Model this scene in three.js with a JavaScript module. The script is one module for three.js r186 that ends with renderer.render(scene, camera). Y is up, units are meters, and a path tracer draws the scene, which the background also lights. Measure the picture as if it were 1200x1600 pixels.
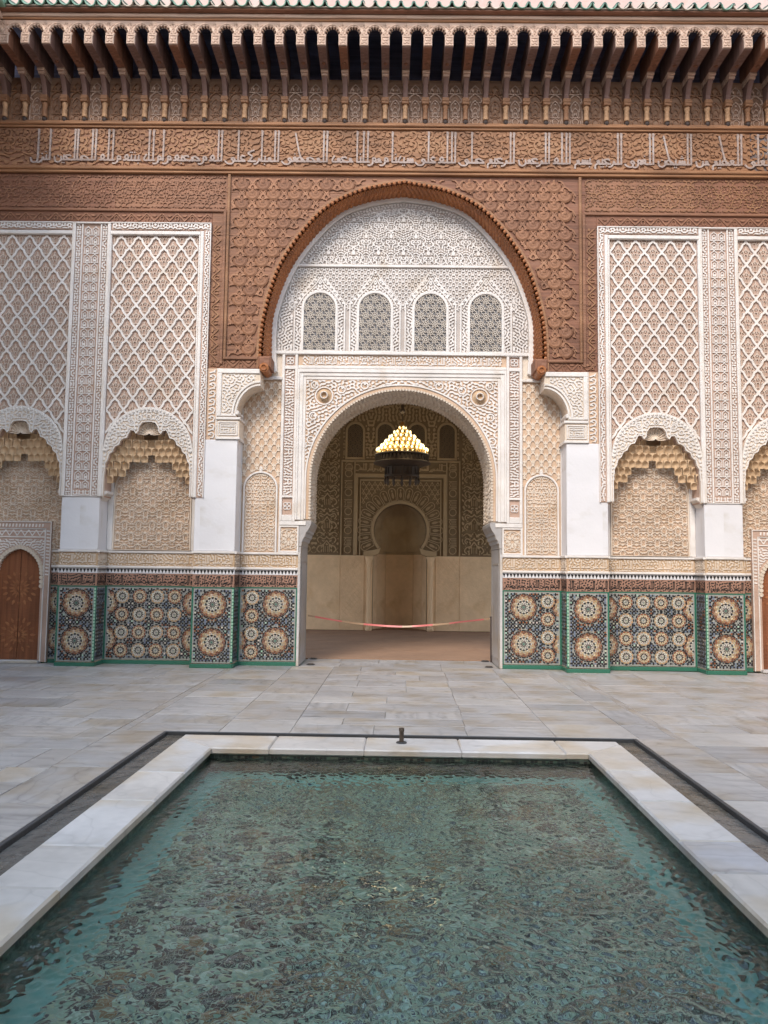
import * as THREE from 'three';
import { mergeGeometries } from 'three/addons/utils/BufferGeometryUtils.js';

// ---------------------------------------------------------------- camera, sky, sun, exposure
const D2R = Math.PI / 180;
const scene = new THREE.Scene();
const camera = new THREE.PerspectiveCamera(67.3, 0.75, 0.1, 400);
camera.rotation.order = 'YXZ';
camera.position.set(0, 1.55, 12.6);
camera.rotation.set(4.39 * D2R, 1.24 * D2R, 0.70 * D2R);

const renderer = new THREE.WebGLRenderer({ antialias: true });
renderer.toneMapping = THREE.LinearToneMapping;
renderer.toneMappingExposure = 2.8;
renderer.shadowMap.enabled = true;

{ // hazy bright sky above the courtyard: pale towards the horizon, light blue overhead
  const w = 256, h = 128, data = new Float32Array(w * h * 4);
  for (let j = 0; j < h; j++) for (let i = 0; i < w; i++) {
    const el = ((j + 0.5) / h - 0.5) * Math.PI, az = (i + 0.5) / w * Math.PI * 2;
    const u = Math.max(0, Math.sin(el));
    const c = 0.5 + 0.5 * Math.sin(az * 3 + 1.3 + 2 * Math.sin(el * 5)) * Math.sin(el * 7 + az * 2);
    const k = (1.02 - 0.14 * u) * (0.94 + 0.08 * c), o = (j * w + i) * 4;
    const b = Math.pow(u, 0.8);
    data[o] = k * (1.0 - 0.40 * b); data[o + 1] = k * (0.985 - 0.13 * b); data[o + 2] = k * (1.0 + 0.16 * b); data[o + 3] = 1;
    if (el < 0) { data[o] = 0.30; data[o + 1] = 0.27; data[o + 2] = 0.25; }
  }
  const t = new THREE.DataTexture(data, w, h, THREE.RGBAFormat, THREE.FloatType);
  t.mapping = THREE.EquirectangularReflectionMapping; t.magFilter = THREE.LinearFilter; t.minFilter = THREE.LinearFilter; t.needsUpdate = true;
  scene.background = t; scene.environment = t;
}
const sun = new THREE.DirectionalLight(new THREE.Color(1, 0.90, 0.78), 1.3);
sun.position.set(-5, 20, 15); sun.target.position.set(0, 4, 0);
sun.castShadow = true; sun.shadow.radius = 40; sun.shadow.mapSize.set(2048, 2048);
Object.assign(sun.shadow.camera, { left: -14, right: 14, top: 14, bottom: -14, near: 1, far: 60 });
scene.add(sun, sun.target);

// ---------------------------------------------------------------- kit
function rng(seed) { let s = seed >>> 0; return () => { s = (s + 0x6d2b79f5) | 0; let t = Math.imul(s ^ (s >>> 15), 1 | s); t = (t + Math.imul(t ^ (t >>> 7), 61 | t)) ^ t; return ((t ^ (t >>> 14)) >>> 0) / 4294967296; }; }
const hash = (x, y, s = 0) => { let n = Math.imul(x | 0, 374761393) + Math.imul(y | 0, 668265263) + Math.imul(s | 0, 1274126177); n = Math.imul(n ^ (n >>> 13), 1103515245); return ((n ^ (n >>> 16)) >>> 0) / 4294967296; };
function vnoise(x, y, s, per = 0) { // value noise, optionally periodic
  const xi = Math.floor(x), yi = Math.floor(y), fx = x - xi, fy = y - yi, w = (a) => a * a * (3 - 2 * a);
  const m = (a) => per ? ((a % per) + per) % per : a;
  const a = hash(m(xi), m(yi), s), b = hash(m(xi + 1), m(yi), s), c = hash(m(xi), m(yi + 1), s), d = hash(m(xi + 1), m(yi + 1), s);
  return a + (b - a) * w(fx) + (c - a) * w(fy) + (a - b - c + d) * w(fx) * w(fy);
}
function fbm(x, y, s, per = 0, oct = 4) { let v = 0, a = 0.5, f = 1; for (let o = 0; o < oct; o++) { v += a * vnoise(x * f, y * f, s + o, per ? per * f : 0); a *= 0.5; f *= 2; } return v / (1 - Math.pow(0.5, oct)); }
const taken = {};
const numbered = (n) => { const k = taken[n] = (taken[n] ?? -1) + 1; return k ? `${n}_${String(k).padStart(3, '0')}` : n; };
function part(parent, name, geo, mat, pos) {
  const m = new THREE.Mesh(geo, mat); m.name = name; m.castShadow = m.receiveShadow = true;
  if (pos) m.position.set(...pos); parent.add(m); return m;
}
function group(parent, name, pos) { const g = new THREE.Group(); g.name = name; if (pos) g.position.set(...pos); parent.add(g); return g; }
function thing(name, label, category, pos, grp) {
  const g = new THREE.Group(); g.name = numbered(name); g.userData = { label, category }; if (grp) g.userData.group = grp;
  if (pos) g.position.set(...pos); scene.add(g); return g;
}
function shade(parent) { parent.userData.kind = 'structure'; return parent; }
const merge = (list) => mergeGeometries(list.map((g) => { const q = g.index ? g.toNonIndexed() : g; for (const k of Object.keys(q.attributes)) if (!['position', 'normal', 'uv', 'color'].includes(k)) q.deleteAttribute(k); return q; }), false);
function shapeOf(pts) { const s = new THREE.Shape(); pts.forEach((p, i) => i ? s.lineTo(p[0], p[1]) : s.moveTo(p[0], p[1])); s.closePath(); return s; }
function holeOf(pts) { const s = new THREE.Path(); pts.forEach((p, i) => i ? s.lineTo(p[0], p[1]) : s.moveTo(p[0], p[1])); s.closePath(); return s; }
function ext(shape, z0, z1, b = 0) {
  const g = new THREE.ExtrudeGeometry(shape, { depth: z1 - z0 - 2 * b, bevelEnabled: b > 0, bevelThickness: b, bevelSize: b, bevelOffset: -b, bevelSegments: 1, curveSegments: 12 });
  g.translate(0, 0, z0 + b); return g;
}
const rectPts = (x0, x1, y0, y1) => [[x0, y0], [x1, y0], [x1, y1], [x0, y1]];
const box = (x0, x1, y0, y1, z0, z1, b = 0.004) => ext(shapeOf(rectPts(Math.min(x0, x1), Math.max(x0, x1), y0, y1)), z0, z1, b);
const frameGeo = (x0, x1, y0, y1, t, z0, z1, b = 0.004) => { const s = shapeOf(rectPts(x0, x1, y0, y1)); s.holes.push(holeOf(rectPts(x0 + t, x1 - t, y0 + t, y1 - t))); return ext(s, z0, z1, b); };
function spline(pts, n) { return new THREE.SplineCurve(pts.map((p) => new THREE.Vector2(p[0], p[1]))).getSpacedPoints(n).map((v) => [v.x, v.y]); }
function inPoly(x, y, p) { let r = false; for (let i = 0, j = p.length - 1; i < p.length; j = i++) if ((p[i][1] > y) !== (p[j][1] > y) && x < (p[j][0] - p[i][0]) * (y - p[i][1]) / (p[j][1] - p[i][1]) + p[i][0]) r = !r; return r; }
const arc = (cx, cy, r, a0, a1, n) => Array.from({ length: n + 1 }, (_, i) => { const a = a0 + (a1 - a0) * i / n; return [cx + r * Math.cos(a), cy + r * Math.sin(a)]; });

// A pen records strokes in metres; relief() cuts what it drew (plus a filler of close curls) as flat-topped carving with upright sides.
class Pen {
  constructor() { this.ops = []; this.m = [1, 0, 0, 1, 0, 0]; }
  at(x, y, sx, sy, fn, rot = 0) {
    const m = this.m, c = Math.cos(rot), s = Math.sin(rot), a = [c * sx, s * sx, -s * sy, c * sy];
    this.m = [m[0] * a[0] + m[2] * a[1], m[1] * a[0] + m[3] * a[1], m[0] * a[2] + m[2] * a[3], m[1] * a[2] + m[3] * a[3], m[0] * x + m[2] * y + m[4], m[1] * x + m[3] * y + m[5]];
    fn(this); this.m = m; return this;
  }
  mir(fn) { this.at(0, 0, 1, 1, fn); this.at(0, 0, -1, 1, fn); return this; }
  t(p) { const m = this.m; return [m[0] * p[0] + m[2] * p[1] + m[4], m[1] * p[0] + m[3] * p[1] + m[5]]; }
  line(pts, lw) { this.ops.push({ pts: pts.map((p) => this.t(p)), lw }); return this; }
  curve(pts, lw) { return this.line(spline(pts, Math.max(6, pts.length * 5)), lw); }
  poly(pts) { this.ops.push({ pts: pts.map((p) => this.t(p)), fill: true }); return this; }
  disc(x, y, r) { return this.poly(arc(x, y, r, 0, 2 * Math.PI, 14)); }
  ring(x, y, r, lw) { return this.line(arc(x, y, r, 0, 2 * Math.PI, 20), lw); }
  leaf(x, y, l, w, rot) { return this.at(x, y, 1, 1, (p) => p.poly([[0, 0], [l * 0.3, w * 0.5], [l * 0.65, w * 0.4], [l, 0], [l * 0.65, -w * 0.4], [l * 0.3, -w * 0.5]]), rot); }
  draw(ctx, halo, style) {
    ctx.fillStyle = ctx.strokeStyle = style; ctx.lineCap = 'round'; ctx.lineJoin = 'round';
    for (const o of this.ops) {
      ctx.beginPath(); o.pts.forEach((p, i) => i ? ctx.lineTo(p[0], p[1]) : ctx.moveTo(p[0], p[1]));
      if (o.fill) { ctx.closePath(); ctx.fill(); if (halo) { ctx.lineWidth = 2 * halo; ctx.stroke(); } } else { ctx.lineWidth = o.lw + 2 * halo; ctx.stroke(); }
    }
  }
}
function worms(lambda, seed, o = {}) { // close curling bands of one width, mirrored about the motif axes
  const r = rng(seed), k = 2 * Math.PI / lambda, W = [];
  for (let i = 0; i < 11; i++) { const a = r() * Math.PI * 2, f = k * (0.9 + 0.25 * r()); W.push([Math.cos(a) * f * (o.sx ?? 1), Math.sin(a) * f * (o.sy ?? 1), r() * 6.28]); }
  const fold = (v, p) => { const q = Math.abs(((v % p) + p) % p - p / 2); return q; };
  const bias = o.bias ?? 0;
  return (x, y) => {
    if (o.px) x = fold(x, o.px); if (o.py) y = fold(y, o.py);
    let v = 0; for (const w of W) v += Math.cos(w[0] * x + w[1] * y + w[2]);
    return v * 0.22 + bias;
  };
}
function relief({ x0, y0, w, h, ppm = 110, depth = 0.02, pen, halo = 0.01, worm, clip, invert }) {
  const nx = Math.max(2, Math.round(w * ppm)), ny = Math.max(2, Math.round(h * ppm)), px = nx / w, py = ny / h;
  const W = nx + 1, H = ny + 1, val = new Float32Array(W * H);
  let img = null;
  if (pen) {
    const c = document.createElement('canvas'); c.width = W; c.height = H; const ctx = c.getContext('2d');
    ctx.fillStyle = '#000'; ctx.fillRect(0, 0, W, H); ctx.globalCompositeOperation = 'lighter';
    ctx.setTransform(px, 0, 0, -py, 0.5 - x0 * px, H - 0.5 + y0 * py);
    if (worm) pen.draw(ctx, halo, '#0f0'); pen.draw(ctx, 0, '#f00');
    img = ctx.getImageData(0, 0, W, H).data;
  }
  for (let j = 0; j < H; j++) for (let i = 0; i < W; i++) {
    const x = x0 + i / px, y = y0 + j / py; let v = -0.5;
    if (i > 0 && j > 0 && i < nx && j < ny && (!clip || clip(x, y))) {
      const o = ((H - 1 - j) * W + i) * 4;
      if (img) v = img[o] / 255 - 0.5;
      if (worm && !(img && img[o + 1] > 100)) v = Math.max(v, Math.min(0.5, worm(x, y)));
      if (invert) v = -v;
      if (Math.abs(v) < 1e-3) v = 1e-3;
    }
    val[j * W + i] = v;
  }
  const P = [], N = [], U = [], I = [];
  const vert = (x, y, z, a, b, c) => { P.push(x, y, z); N.push(a, b, c); U.push(x + z, y); return P.length / 3 - 1; };
  const top = (pts) => { const s = pts.map((p) => vert(p[0], p[1], depth, 0, 0, 1)); for (let k = 2; k < s.length; k++) I.push(s[0], s[k - 1], s[k]); };
  const dx = 1 / px, dy = 1 / py;
  for (let j = 0; j < ny; j++) {
    let run = -1; const Y = y0 + j * dy;
    for (let i = 0; i <= nx; i++) {
      let a, b, c, d, full = false;
      if (i < nx) { a = val[j * W + i]; b = val[j * W + i + 1]; c = val[(j + 1) * W + i + 1]; d = val[(j + 1) * W + i]; full = a > 0 && b > 0 && c > 0 && d > 0; }
      if (full) { if (run < 0) run = i; continue; }
      if (run >= 0) { const s = x0 + run * dx, e = x0 + i * dx; top([[s, Y], [e, Y], [e, Y + dy], [s, Y + dy]]); run = -1; }
      if (i >= nx || (a <= 0 && b <= 0 && c <= 0 && d <= 0)) continue;
      const X = x0 + i * dx, cs = [[X, Y, a], [X + dx, Y, b], [X + dx, Y + dy, c], [X, Y + dy, d]], poly = [];
      for (let k = 0; k < 4; k++) {
        const p = cs[k], q = cs[(k + 1) % 4]; if (p[2] > 0) poly.push([p[0], p[1], 0]);
        if ((p[2] > 0) !== (q[2] > 0)) { const f = p[2] / (p[2] - q[2]); poly.push([p[0] + (q[0] - p[0]) * f, p[1] + (q[1] - p[1]) * f, p[2] > 0 ? 1 : 2]); }
      }
      top(poly);
      for (let k = 0; k < poly.length; k++) {
        const p = poly[k], q = poly[(k + 1) % poly.length];
        if (p[2] === 1 && q[2] === 2) {
          const ex = q[0] - p[0], ey = q[1] - p[1], l = Math.hypot(ex, ey) || 1, n = [ey / l, -ex / l, 0];
          const s = [vert(p[0], p[1], depth, ...n), vert(p[0], p[1], 0, ...n), vert(q[0], q[1], 0, ...n), vert(q[0], q[1], depth, ...n)];
          I.push(s[0], s[1], s[2], s[0], s[2], s[3]);
        }
      }
    }
  }
  const g = new THREE.BufferGeometry();
  g.setAttribute('position', new THREE.Float32BufferAttribute(P, 3)); g.setAttribute('normal', new THREE.Float32BufferAttribute(N, 3)); g.setAttribute('uv', new THREE.Float32BufferAttribute(U, 2)); g.setIndex(I);
  return g;
}
function surf(nu, nv, f, closed) { // grid surface from f(u, v) -> [x, y, z]
  const P = [], U = [], I = [];
  for (let j = 0; j <= nv; j++) for (let i = 0; i <= nu; i++) { const p = f(i / nu, j / nv); P.push(p[0], p[1], p[2]); U.push(p[3] ?? p[0], p[4] ?? p[1]); }
  for (let j = 0; j < nv; j++) for (let i = 0; i < nu; i++) { const a = j * (nu + 1) + i; I.push(a, a + 1, a + nu + 2, a, a + nu + 2, a + nu + 1); }
  const g = new THREE.BufferGeometry(); g.setAttribute('position', new THREE.Float32BufferAttribute(P, 3)); g.setAttribute('uv', new THREE.Float32BufferAttribute(U, 2)); g.setIndex(I); g.computeVertexNormals(); return g;
}
const lathe = (pts, n = 16) => new THREE.LatheGeometry(pts.map((p) => new THREE.Vector2(p[0], p[1])), n);
const tube = (pts, r, n = 24, m = 6) => new THREE.TubeGeometry(new THREE.CatmullRomCurve3(pts.map((p) => new THREE.Vector3(...p))), n, r, m);

// ---------------------------------------------------------------- materials (maps are relative tints round white, uv in metres)
function tex(n, fn, metres, srgb = true) {
  const data = new Uint8Array(n * n * 4);
  for (let j = 0; j < n; j++) for (let i = 0; i < n; i++) { const c = fn(i / n, j / n), o = (j * n + i) * 4; for (let k = 0; k < 3; k++) data[o + k] = Math.max(0, Math.min(255, Math.round((Array.isArray(c) ? c[k] : c) * 255))); data[o + 3] = 255; }
  const t = new THREE.DataTexture(data, n, n); t.wrapS = t.wrapT = THREE.RepeatWrapping; t.magFilter = THREE.LinearFilter; t.minFilter = THREE.LinearMipmapLinearFilter; t.generateMipmaps = true;
  if (srgb) t.colorSpace = THREE.SRGBColorSpace; t.repeat.set(1 / metres, 1 / metres); t.needsUpdate = true; return t;
}
const tint = (base, d) => base.map((b) => b * d);
const plasterMap = tex(512, (u, v) => { const a = fbm(u * 4, v * 4, 3, 4, 5), b = fbm(u * 24, v * 24, 9, 24, 3), s = Math.max(0, fbm(u * 6, v * 6, 31, 6, 4) - 0.56) * 1.6; const k = 0.86 + 0.12 * a + 0.06 * (b - 0.5) - 0.1 * s; return [k + 0.03, k + 0.015 - 0.05 * s, k - 0.12 * s]; }, 1.9);
const plasterBump = tex(512, (u, v) => fbm(u * 20, v * 20, 5, 20, 4), 0.7, false);
const woodMap = tex(512, (u, v) => { const g = fbm(u * 3, v * 60, 11, 0 || 60, 3), b = fbm(u * 4, v * 6, 17, 4, 4), s = fbm(u * 2, v * 120, 21, 120, 2); const pz = fbm(u * 2, v * 2, 27, 2, 3); const k = 0.56 + 0.3 * g + 0.26 * (b - 0.5) + 0.1 * (s - 0.5) + 0.34 * (pz - 0.5); return [k + 0.18, k + 0.15, k + 0.13]; }, 1.9);
const woodBump = tex(512, (u, v) => fbm(u * 3, v * 70, 13, 70, 3), 1.0, false);
function marbleTex(seed, vein) {
  return tex(512, (u, v) => {
    const wx = fbm(u * 3, v * 3, seed, 3, 4), wy = fbm(u * 3, v * 3, seed + 7, 3, 4);
    const s = Math.abs(Math.sin((v * 3 + wx * 2.2 + 0.5 * wy) * Math.PI)), t = Math.abs(Math.sin((v * 7 + u * 2 + wy * 3) * Math.PI));
    const d = vein * (0.13 * fbm(u * 3, v * 34, seed + 9, 3, 1) + Math.pow(1 - s, 6) * 0.22 * wy + Math.pow(1 - t, 12) * 0.16), st = Math.max(0, fbm(u * 4, v * 4, seed + 3, 4, 5) - 0.50), f = fbm(u * 40, v * 40, seed + 5, 40, 2) - 0.5;
    const k = 0.92 + 0.12 * (wx - 0.5) - d + 0.05 * f; return [k - 0.16 * st, k - 0.005 - 0.30 * st, k - 0.52 * st];
  }, 1.7);
}
const marbleA = marbleTex(41, 0.35), marbleB = marbleTex(77, 0.7), marbleBump = tex(256, (u, v) => fbm(u * 6, v * 6, 61, 6, 5), 0.8, false), marbleRough = tex(256, (u, v) => 0.45 + 0.5 * fbm(u * 5, v * 5, 71, 5, 4), 1.1, false);
const doorMap = woodMap.clone(); doorMap.rotation = Math.PI / 2; doorMap.needsUpdate = true;
const L = (r, g, b) => new THREE.Color().setRGB(r, g, b);
function mat(name, color, o = {}) { const m = new THREE.MeshPhysicalMaterial({ color, roughness: 0.85, ...o }); m.name = name; return m; }
const plaster = (name, c, o = {}) => mat(name, c, { map: plasterMap, bumpMap: plasterBump, bumpScale: 0.004, roughness: 0.9, ...o });
const woodm = (name, c, o = {}) => mat(name, c, { map: woodMap, bumpMap: woodBump, bumpScale: 0.004, roughness: 0.72, ...o });
const M = {
  white: plaster('white_stucco', L(0.80, 0.765, 0.745)), smooth: mat('smooth_white_plaster', L(0.76, 0.735, 0.75), { map: tex(256, (u, v) => { const a = fbm(u * 3, v * 5, 201, 15, 4), s = Math.max(0, fbm(u * 5, v * 9, 207, 45, 4) - 0.6); return [0.955 + 0.06 * (a - 0.5) - 0.2 * s, 0.955 + 0.06 * (a - 0.5) - 0.24 * s, 0.955 + 0.06 * (a - 0.5) - 0.32 * s]; }, 1.6), bumpMap: plasterBump, bumpScale: 0.0015 }),
  cream: plaster('cream_stucco', L(0.78, 0.675, 0.57)), motif: plaster('cream_motif_stucco', L(0.64, 0.525, 0.45)), tan: plaster('tan_plaster_ground', L(0.65, 0.47, 0.34)), pink: plaster('pink_tan_shaded_ground', L(0.54, 0.385, 0.315)), ochre: plaster('ochre_plaster', L(0.78, 0.575, 0.375)),  // pink: aged ground tone, with some shade between the carvings put into it
  grey: plaster('grey_stucco_ground', L(0.53, 0.475, 0.445)), screen: plaster('screen_gypsum', L(0.60, 0.54, 0.48)), screenBack: plaster('screen_blue_grey_ground', L(0.20, 0.20, 0.215)),  // screenBack: darker blue-grey plane behind the window openwork
  nicheWood: woodm('brightened_niche_cedar', L(0.31, 0.185, 0.115)), boss: woodm('carved_boss_wood', L(0.36, 0.18, 0.10)), wood: woodm('cedar_wood', L(0.30, 0.148, 0.085)), woodDark: woodm('dark_cedar_wood', L(0.25, 0.115, 0.068)), woodRed: woodm('red_brown_cedar', L(0.25, 0.115, 0.068)), woodLight: woodm('light_cedar_beam', L(0.36, 0.18, 0.086)),  // nicheWood: colour lightened to stand in for light missing under the eave
  woodOrange: woodm('orange_cedar', L(0.43, 0.16, 0.05), { roughness: 0.42 }), woodPale: woodm('weathered_pale_cedar', L(0.60, 0.44, 0.345)), woodGold: woodm('golden_cedar', L(0.32, 0.165, 0.084)), woodBeam: woodm('beam_cedar', L(0.20, 0.12, 0.10)),
  ink: woodm('faded_grey_letter_paint', L(0.40, 0.325, 0.295)), woodGrey: woodm('grey_weathered_wood', L(0.17, 0.14, 0.14)), soffit: woodm('blue_black_soffit', L(0.22, 0.23, 0.36)), colonnette: woodm('worn_colonnette_wood', L(0.52, 0.32, 0.18)), knob: woodm('blackened_wood', L(0.07, 0.05, 0.045)),
  door: woodm('door_wood', L(0.255, 0.09, 0.036), { roughness: 0.5, map: doorMap }), doorInlay: woodm('door_inlay_wood', L(0.36, 0.145, 0.058), { roughness: 0.5 }),
  green: mat('green_glaze', L(0.035, 0.15, 0.098), { roughness: 0.3 }), mint: mat('pale_green_glaze', L(0.33, 0.52, 0.38), { roughness: 0.3 }), roofRim: mat('roof_tile_glaze', L(0.22, 0.38, 0.29), { roughness: 0.35, map: plasterMap }),
  roofDark: mat('dark_green_roof_tile', L(0.05, 0.10, 0.08), { roughness: 0.45 }), mortar: plaster('tile_mortar', L(0.62, 0.55, 0.47)),
  tiles: mat('glazed_zellige', L(1, 1, 1), { vertexColors: true, roughness: 0.28 }), grout: plaster('grout', L(0.35, 0.36, 0.34)), bandBrown: plaster('sgraffito_brown_tile', L(0.38, 0.215, 0.155), { roughness: 0.5 }), ochreBand: plaster('ochre_band_ground', L(0.60, 0.43, 0.28)), black: mat('black_glaze', L(0.018, 0.016, 0.016), { roughness: 0.3 }),
  marble: mat('white_marble', L(0.67, 0.64, 0.62), { map: marbleA, roughness: 0.4, bumpMap: marbleBump, bumpScale: 0.003 }), jamb: mat('grey_marble_jamb', L(0.46, 0.43, 0.41), { map: marbleA, roughness: 0.4 }),
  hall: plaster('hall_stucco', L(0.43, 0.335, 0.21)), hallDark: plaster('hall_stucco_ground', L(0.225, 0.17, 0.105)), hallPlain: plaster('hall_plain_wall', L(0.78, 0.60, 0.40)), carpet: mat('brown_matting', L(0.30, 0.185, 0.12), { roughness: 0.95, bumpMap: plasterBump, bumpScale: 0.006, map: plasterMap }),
  brass: mat('gilt_brass', L(0.75, 0.50, 0.16), { metalness: 0.9, roughness: 0.35 }), iron: mat('dark_bronze', L(0.10, 0.078, 0.062), { metalness: 0.5, roughness: 0.5 }), lead: mat('dark_lead', L(0.042, 0.043, 0.047), { roughness: 0.5, bumpMap: marbleBump, bumpScale: 0.01 }),
};
// ---------------------------------------------------------------- the facade: wall with the great doorway
const F = thing('courtyard_facade', 'tall courtyard facade of carved cedar, white stucco and mosaic tile dado beyond the pool', 'facade');
F.rotation.y = 0.8 * D2R;
const SIDES = [-1, 1];
{
  const p = [[-7.05, 0], [-1.66, 0], [-1.66, 2.36], [-1.5, 2.36], ...arc(0, 3.06, 1.5, Math.PI, 0, 56), [1.5, 2.36], [1.66, 2.36], [1.66, 0], [7.05, 0], [7.05, 10.32], [-7.05, 10.32]];
  part(F, 'wall', ext(shapeOf(p), -1.0, 0), M.cream);
}
// outline of the big wooden arch: front rim and the deeper edge next to the white lunette
const halfO = spline([[2.29, 4.8], [2.30, 5.2], [2.235, 5.77], [1.985, 6.57], [1.40, 7.38], [0.75, 7.77], [0, 7.93]], 60);
const halfI = spline([[2.16, 4.8], [2.185, 5.31], [2.14, 5.89], [1.80, 6.74], [1.16, 7.50], [0.61, 7.76], [0, 7.86]], 60);
const both = (h) => [...h.map((p) => [-p[0], p[1]]), ...h.slice(0, -1).reverse()];
const archO = both(halfO), archI = both(halfI);
const about = (pts, k, cy = 5.7) => pts.map((p) => [p[0] * k, cy + (p[1] - cy) * k]);

// ---------------------------------------------------------------- arabic lettering: strokes for each letter, written right to left
const LET = {
  'ا': (q) => { q.v(0.22, q.H); return q.cr ? 0.42 : 0.5; },
  'ل': (q) => { q.v(0.25, q.H); if (q.cl) { q.b(0, 0.7); return 0.7; } q.c([[0.25, 0.6], [0.35, -0.25], [0.75, -0.45], [1.2, -0.3], [1.35, 0.25]]); return 1.45; },
  'م': (q) => { if (q.cl) { q.c([[0, 0], [0.3, 0.05], [0.55, 0.42], [0.28, 0.5], [0.2, 0.15], [0.6, 0], [0.9, 0]]); return 0.85; } q.c([[0, 0], [0.25, 0.05], [0.5, 0.42], [0.22, 0.5], [0.2, 0.1], [0.6, -0.05], [0.8, -0.3], [0.8, -0.8]]); return 0.95; },
  'ن': (q) => { if (q.cl) { q.v(0.25, 0.75); q.b(0, 0.6); q.dot(0.3, 1.25); return 0.6; } q.c([[0.1, 0.5], [0.1, -0.05], [0.5, -0.4], [1.0, -0.25], [1.15, 0.45]]); q.dot(0.6, 0.65); return 1.25; },
  'ه': (q) => { q.c([[0, 0], [0.35, 0.05], [0.7, 0.5], [0.35, 0.85], [0.15, 0.4], [0.55, 0.05], [0.9, 0]]); return 0.9; },
  'ة': (q) => { q.c([[0, 0], [0.2, 0.05], [0.6, 0.3], [0.4, 0.75], [0.1, 0.5], [0.15, 0.15]]); q.dot(0.25, 1.2); q.dot(0.55, 1.2); return 0.8; },
  'و': (q) => { q.c([[0.0, 0.1], [0.1, 0.55], [0.45, 0.65], [0.5, 0.25], [0.15, 0.1], [0.5, 0.05], [0.55, -0.3], [0.95, -0.55], [1.25, -0.5]]); return 1.05; },
  'ي': (q) => { if (q.cl) { q.v(0.25, 0.75); q.b(0, 0.55); q.dot(0.15, -0.5); q.dot(0.45, -0.5); return 0.55; } q.c([[0, 0.1], [0.3, 0.5], [0.6, 0.3], [0.25, -0.1], [0.5, -0.45], [1.1, -0.4], [1.5, -0.05]]); return 1.4; },
  'ى': (q) => { q.c([[0, 0.1], [0.3, 0.5], [0.6, 0.3], [0.25, -0.1], [0.6, -0.45], [1.2, -0.4], [1.6, 0.0]]); return 1.5; },
  'ب': (q) => { if (q.cl) { q.v(0.25, 0.8); q.b(0, 0.55); q.dot(0.3, -0.5); return 0.55; } q.c([[0.05, 0.5], [0.15, 0], [1.1, -0.05], [1.3, 0.45]]); q.dot(0.7, -0.5); return 1.4; },
  'ت': (q) => { if (q.cl) { q.v(0.25, 0.8); q.b(0, 0.55); q.dot(0.12, 1.25); q.dot(0.42, 1.25); return 0.55; } q.c([[0.05, 0.5], [0.15, 0], [1.1, -0.05], [1.3, 0.45]]); q.dot(0.55, 0.8); q.dot(0.85, 0.8); return 1.4; },
  'ر': (q) => { q.c([[0, 0.05], [0.2, 0.4], [0.3, 0], [0.6, -0.4], [0.95, -0.5]]); return 0.75; },
  'ز': (q) => { q.c([[0, 0.05], [0.2, 0.4], [0.3, 0], [0.6, -0.4], [0.95, -0.5]]); q.dot(0.3, 0.95); return 0.75; },
  'س': (q) => { q.c([[0, 0], [0.08, 0.55], [0.2, 0.02], [0.35, 0.05], [0.42, 0.55], [0.55, 0.02], [0.7, 0.05], [0.8, 0.6], [0.9, 0]]); if (q.cl) { q.b(0.85, 1.2); return 1.2; } q.c([[0.88, 0.1], [0.95, -0.35], [1.4, -0.45], [1.7, 0.3]]); return 1.8; },
  'ش': (q) => { q.dot(0.3, 1.0); q.dot(0.6, 1.0); q.dot(0.45, 1.3); return LET['س'](q); },
  'ح': (q) => { if (q.cl) { q.c([[0, 0], [0.5, 0.1], [0.95, 0.6], [0.35, 0.75], [0.15, 0.6]]); q.b(0, 1.0); return 1.0; } q.c([[0, 0.6], [0.4, 0.75], [0.9, 0.6], [0.3, 0.2], [0.2, -0.5], [0.8, -0.8], [1.2, -0.6]]); return 1.2; },
  'ج': (q) => { q.dot(0.6, -0.35); return LET['ح'](q); },
  'د': (q) => { q.c([[0.2, 0.9], [0.5, 0.35], [0.45, 0.02], [0, 0]]); return 0.7; },
  'ذ': (q) => { q.dot(0.2, 1.3); return LET['د'](q); },
  'ص': (q) => { q.c([[0, 0], [0.3, 0.35], [0.8, 0.65], [1.15, 0.45], [0.9, 0.05], [0.1, 0], [1.2, 0]]); q.v(1.3, 0.55); if (q.cl) { q.b(1.1, 1.65); return 1.65; } q.c([[1.3, 0.2], [1.4, -0.35], [1.8, -0.4], [2.1, 0.3]]); return 2.2; },
  'ع': (q) => { if (q.cr) q.c([[0, 0], [0.4, 0.1], [0.75, 0.6], [0.3, 0.65], [0.35, 0.25], [0.9, 0]]); else q.c([[0.15, 0.75], [0.5, 0.85], [0.75, 0.45], [0.4, 0.2], [0.05, 0], [0.9, 0]]); return 0.9; },
  'غ': (q) => { q.dot(0.4, 1.3); return LET['ع'](q); },
  'ط': (q) => { q.c([[0, 0], [0.3, 0.35], [0.8, 0.65], [1.15, 0.4], [0.9, 0.03], [0, 0], [1.3, 0]]); q.c([[0.45, 0.1], [0.9, 1.6], [1.5, q.H * 0.9]]); return 1.25; },
  'ظ': (q) => { q.dot(0.8, 1.1); return LET['ط'](q); },
  'ك': (q) => { q.c([[0, 0], [0.9, 0.05], [0.55, 0.75], [1.2, 1.3], [0.3, 1.75]]); q.b(0, 1.15); return 1.15; },
  'ق': (q) => { q.c([[0, 0], [0.25, 0.1], [0.5, 0.55], [0.2, 0.65], [0.15, 0.15], [0.7, 0]]); q.dot(0.15, 1.2); q.dot(0.45, 1.2); if (q.cl) return 0.7; q.c([[0.6, 0.0], [0.7, -0.4], [1.2, -0.4], [1.4, 0.3]]); return 1.5; },
  'ف': (q) => { q.c([[0, 0], [0.25, 0.1], [0.5, 0.55], [0.2, 0.65], [0.15, 0.15], [0.7, 0]]); q.dot(0.3, 1.2); return 0.75; },
};
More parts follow.
